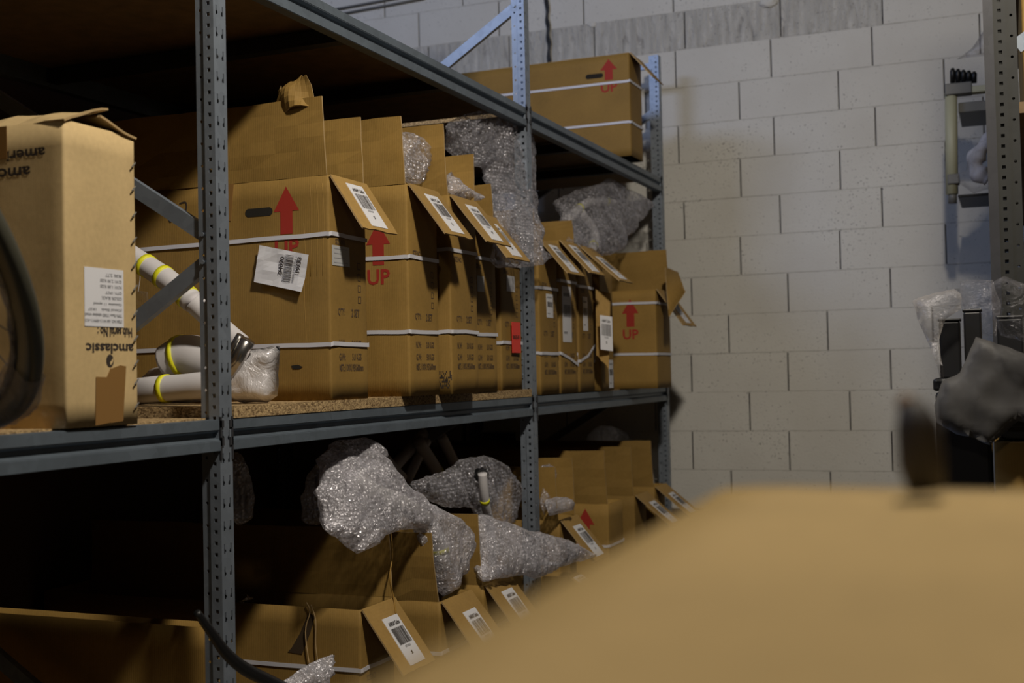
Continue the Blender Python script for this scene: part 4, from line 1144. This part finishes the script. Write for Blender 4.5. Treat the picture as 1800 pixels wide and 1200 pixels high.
for k, (ua, ub, va, vb, yk) in enumerate(((1650, 1690, 565, 668, 2.88), (1693, 1727, 548, 640, 2.94), (1752, 1800, 560, 640, 2.90))):
    a = ry(ua, va, yk); b = ry(ub, vb, yk)
    zb_ = ztop
    t = thing('black_bar', ['left black square bar standing on the black case under film', 'middle black square bar standing behind the left one', 'right black square bar at the right edge of the picture'][k], 'bar', (a.x, yk, zb_), 0, 'black square bars on the case')
    x_hi = b.x-a.x
    box('bar_body', (0, x_hi, 0, .05, 0, a.z-zb_), BLACK, t, .004)
    box('end_cap', (-.002, x_hi+.002, -.002, .052, a.z-zb_, a.z-zb_+.006), BLACK, t, .002)
def film_y(label, pts, y, m, T=.04, name='plastic_film', wr=1):
    e = bpy.data.objects.new('tmp', None); e.location = (0, 0, 0)
    o = pillow_y(name, pts, y, m, e, T=T, wr=wr); o.parent = None
    bpy.data.objects.remove(e)
    return tag(o, label, 'plastic film', 'plastic films on the right')
film_y('dusty clear film fanning up beside the left black bar', [(1605, 527), (1645, 514), (1688, 506), (1690, 545), (1662, 560), (1650, 600), (1660, 664), (1652, 664), (1635, 610), (1612, 560)], 2.84, GREYFILM, .02)
film_y('pale clear film rising between the two black bars', [(1688, 495), (1700, 490), (1745, 492), (1760, 540), (1750, 590), (1722, 590), (1712, 555), (1692, 550)], 2.98, CLEARBAG, .02)
film_y('large grey plastic sheet hanging over the black case', [(1715, 592), (1740, 600), (1800, 620), (1830, 640), (1830, 760), (1790, 740), (1740, 782), (1715, 770), (1680, 762), (1648, 742), (1641, 712), (1656, 670), (1688, 655)], 2.80, plain('shaded_plastic_sheet', (.05, .047, .044), .65), .015, wr=.45)  # sheet colour lowered to near black to stand in for missing light
film_y('shiny clear bag at the right edge above the grey sheet', [(1738, 500), (1765, 484), (1800, 500), (1830, 520), (1830, 620), (1800, 600), (1760, 590), (1745, 560)], 2.76, CLEARBAG, .03)
film_y('pinkish clear film hanging high beside the right upright', [(1682, 104), (1708, 86), (1728, 55), (1745, 40), (1748, 98), (1715, 100)], 5.35, GREYFILM, .015)
vs, fs = tube([ry(1755, 86, 5.2), ry(1800, 84, 5.2), ry(1860, 80, 5.2)], .009, 10)
tag(mk('white_rod', vs, fs, FOAM, None, True), 'thin white rod crossing behind the right upright at the top', 'rod')

# beige plastic shelf unit sticking out of the rack
Y = 5.55
def R_(u, v): return ry(u, v, Y)
a = R_(1663, 170)
bu = thing('plastic_shelf_unit', 'beige plastic shelf unit with grey corner joints sticking out high on the right', 'shelf unit', (a.x, Y, R_(1665, 345).z))
LB = Vector(bu.location)
def rb_(u0, v0, u1, v1, m, nm, d0=0.0, d1=.05, bev=.004):
    p = R_(u0, v1)-LB; q = R_(u1, v0)-LB
    return box(nm, (p.x, q.x, d0, d1, p.z, q.z), m, bu, bev)
vs, fs = tube([R_(1673, 340)-LB+V(0, .025, 0), R_(1671, 160)-LB+V(0, .025, 0)], .0255, 20); mk('corner_post', vs, fs, BEIGE, bu, True)
vs, fs = tube([R_(1674, 356)-LB+V(0, .025, 0), R_(1674, 336)-LB+V(0, .025, 0)], .018, 16); mk('foot', vs, fs, GREYPL, bu, True)
rb_(1661, 143, 1708, 168, GREYPL, 'corner_joint', -.008, .06); rb_(1708, 143, 1790, 163, BEIGE, 'shelf_edge', -.004, .05)
rb_(1666, 305, 1686, 324, GREYPL, 'corner_joint', -.008, .06); rb_(1684, 166, 1790, 195, GREYPL, 'shelf_panel', .05, .40)
rb_(1684, 334, 1800, 347, BLACK, 'shelf_edge', -.0, .40)
for k in range(5):
    u = 1674+k*9.5
    p = R_(u, 143)-LB; q = R_(u, 117+k*1.5)-LB
    vs, fs = tube([p+V(0, .03, 0), p.lerp(q, .8)+V(0, .03, 0), q+V(0, .03, 0)], [.011, .012, .006], 10)
    t = thing('black_brush', ['leftmost', 'second from left', 'middle', 'second from right', 'rightmost'][k]+' of five black brush ends standing on the beige unit', 'brush', LB, 0, 'black brushes on the beige unit')
    mk('bristle_end', vs, fs, BLACK, t, True)
P = [R_(u, v)+V(0, -.04, 0) for u, v in ((1748, 245), (1728, 262), (1715, 285), (1720, 305), (1738, 318))]
t = thing('foam_wrapped_part', 'white foam wrapped part in a clear bag hanging in the beige unit', 'wrapped part', P[-1])
vs, fs = tube([p-P[-1] for p in smoothpath(P, 5)], [.034+.008*math.sin(i*.9) for i in range(21)], 16); mk('foam_wrap', vs, fs, FOAM, t, True)
e = bpy.data.objects.new('tmp', None); e.location = P[-1]
o = pillow_y('clear_bag', [(1746, 232), (1722, 250), (1702, 275), (1698, 300), (1680, 305), (1690, 325), (1712, 340), (1745, 330), (1752, 300)], 5.46, CLEARBAG, e, T=.05); o.parent = t
bpy.data.objects.remove(e)

# ================================================================== foreground carton on the right
fg = thing('cardboard_box', 'large blurred tan carton close to the camera at the lower right', 'box', (2.35, .10, .68), 0)
ZT = 1.283-.68
# outline of the top, soft rounded far corner
FW_, FD = .58, .88
def arc2(cx, cy, r, a0, a1, n=8): return [(cx+r*math.cos(a0+(a1-a0)*k/n), cy+r*math.sin(a0+(a1-a0)*k/n)) for k in range(n+1)]
xl, xr, ya, yb = 1.470-2.35, .0, -.35, .692-.10
out = arc2(xl+.03, yb-.03, .03, math.pi, math.pi/2)+arc2(xr-.02, yb-.05, .02, math.pi/2, 0)+arc2(xr-.02, ya+.02, .02, 0, -math.pi/2)+arc2(xl+.05, ya+.02, .02, -math.pi/2, -math.pi)
out = [(x+(.015*max(0, (.45-y))/1.0 if x < -.6 else 0)-0, y) for x, y in out]
n = len(out); vs = [(x, y, 0) for x, y in out]+[(x, y, ZT-.004) for x, y in out]
mk('box_body', vs, [tuple(range(n))[::-1]]+[(i, (i+1) % n, n+(i+1) % n, n+i) for i in range(n)], CARD_NEAR, fg)
vs = []; cx = (xl+xr)/2; cy = (ya+yb)/2; rings = 10
for j in range(rings+1):
    s = 1-j/rings*.999
    for x, y in out:
        X, Yy = cx+(x-cx)*s, cy+(y-cy)*s
        vs.append((X, Yy, ZT+.004*noise.noise(Vector((X*5, Yy*5, 3)))*(1-s**6)))
fs = [(j*n+i, j*n+(i+1) % n, (j+1)*n+(i+1) % n, (j+1)*n+i) for j in range(rings) for i in range(n)]
fs += [(i, (i+1) % n, len(vs)+(i+1) % n, len(vs)+i) for i in range(n)]
vs += [(x, y, ZT-.005) for x, y in out]
mk('top_flap', vs, fs, CARD_NEAR, fg, True)
ub = plain_box('tan carton under the large blurred foreground carton, out of view', (1.50, 2.35, -.25, .68, 0, .674), CARD_NEAR, None, 8)

# unidentified dark shape, modelled as a small solid at the far edge of the foreground carton
P0 = on(1, .64, 1622, 868); hb = V(P0.x, .64, 1.2865)
t = thing('dark_shape', 'small dark blurred shape of unknown kind on the far edge of the foreground carton', 'shape', hb)
top = on(1, .64, 1612, 705).z-1.2865
vs, fs = tube([V(.002, 0, 0), V(.0, 0, top*.3), V(-.001, 0, top*.7), V(-.004, 0, top)], [.009, .0115, .011, .006], 14); mk('shape_body', vs, fs, plain('dark_grey_brown', (.04, .033, .028), .6), t, True)
vs, fs = tube([V(-.004, 0, top*.93), V(-.010, 0, top*1.04)], [.006, .003], 10); mk('shape_tip', vs, fs, TAPE, t, True)
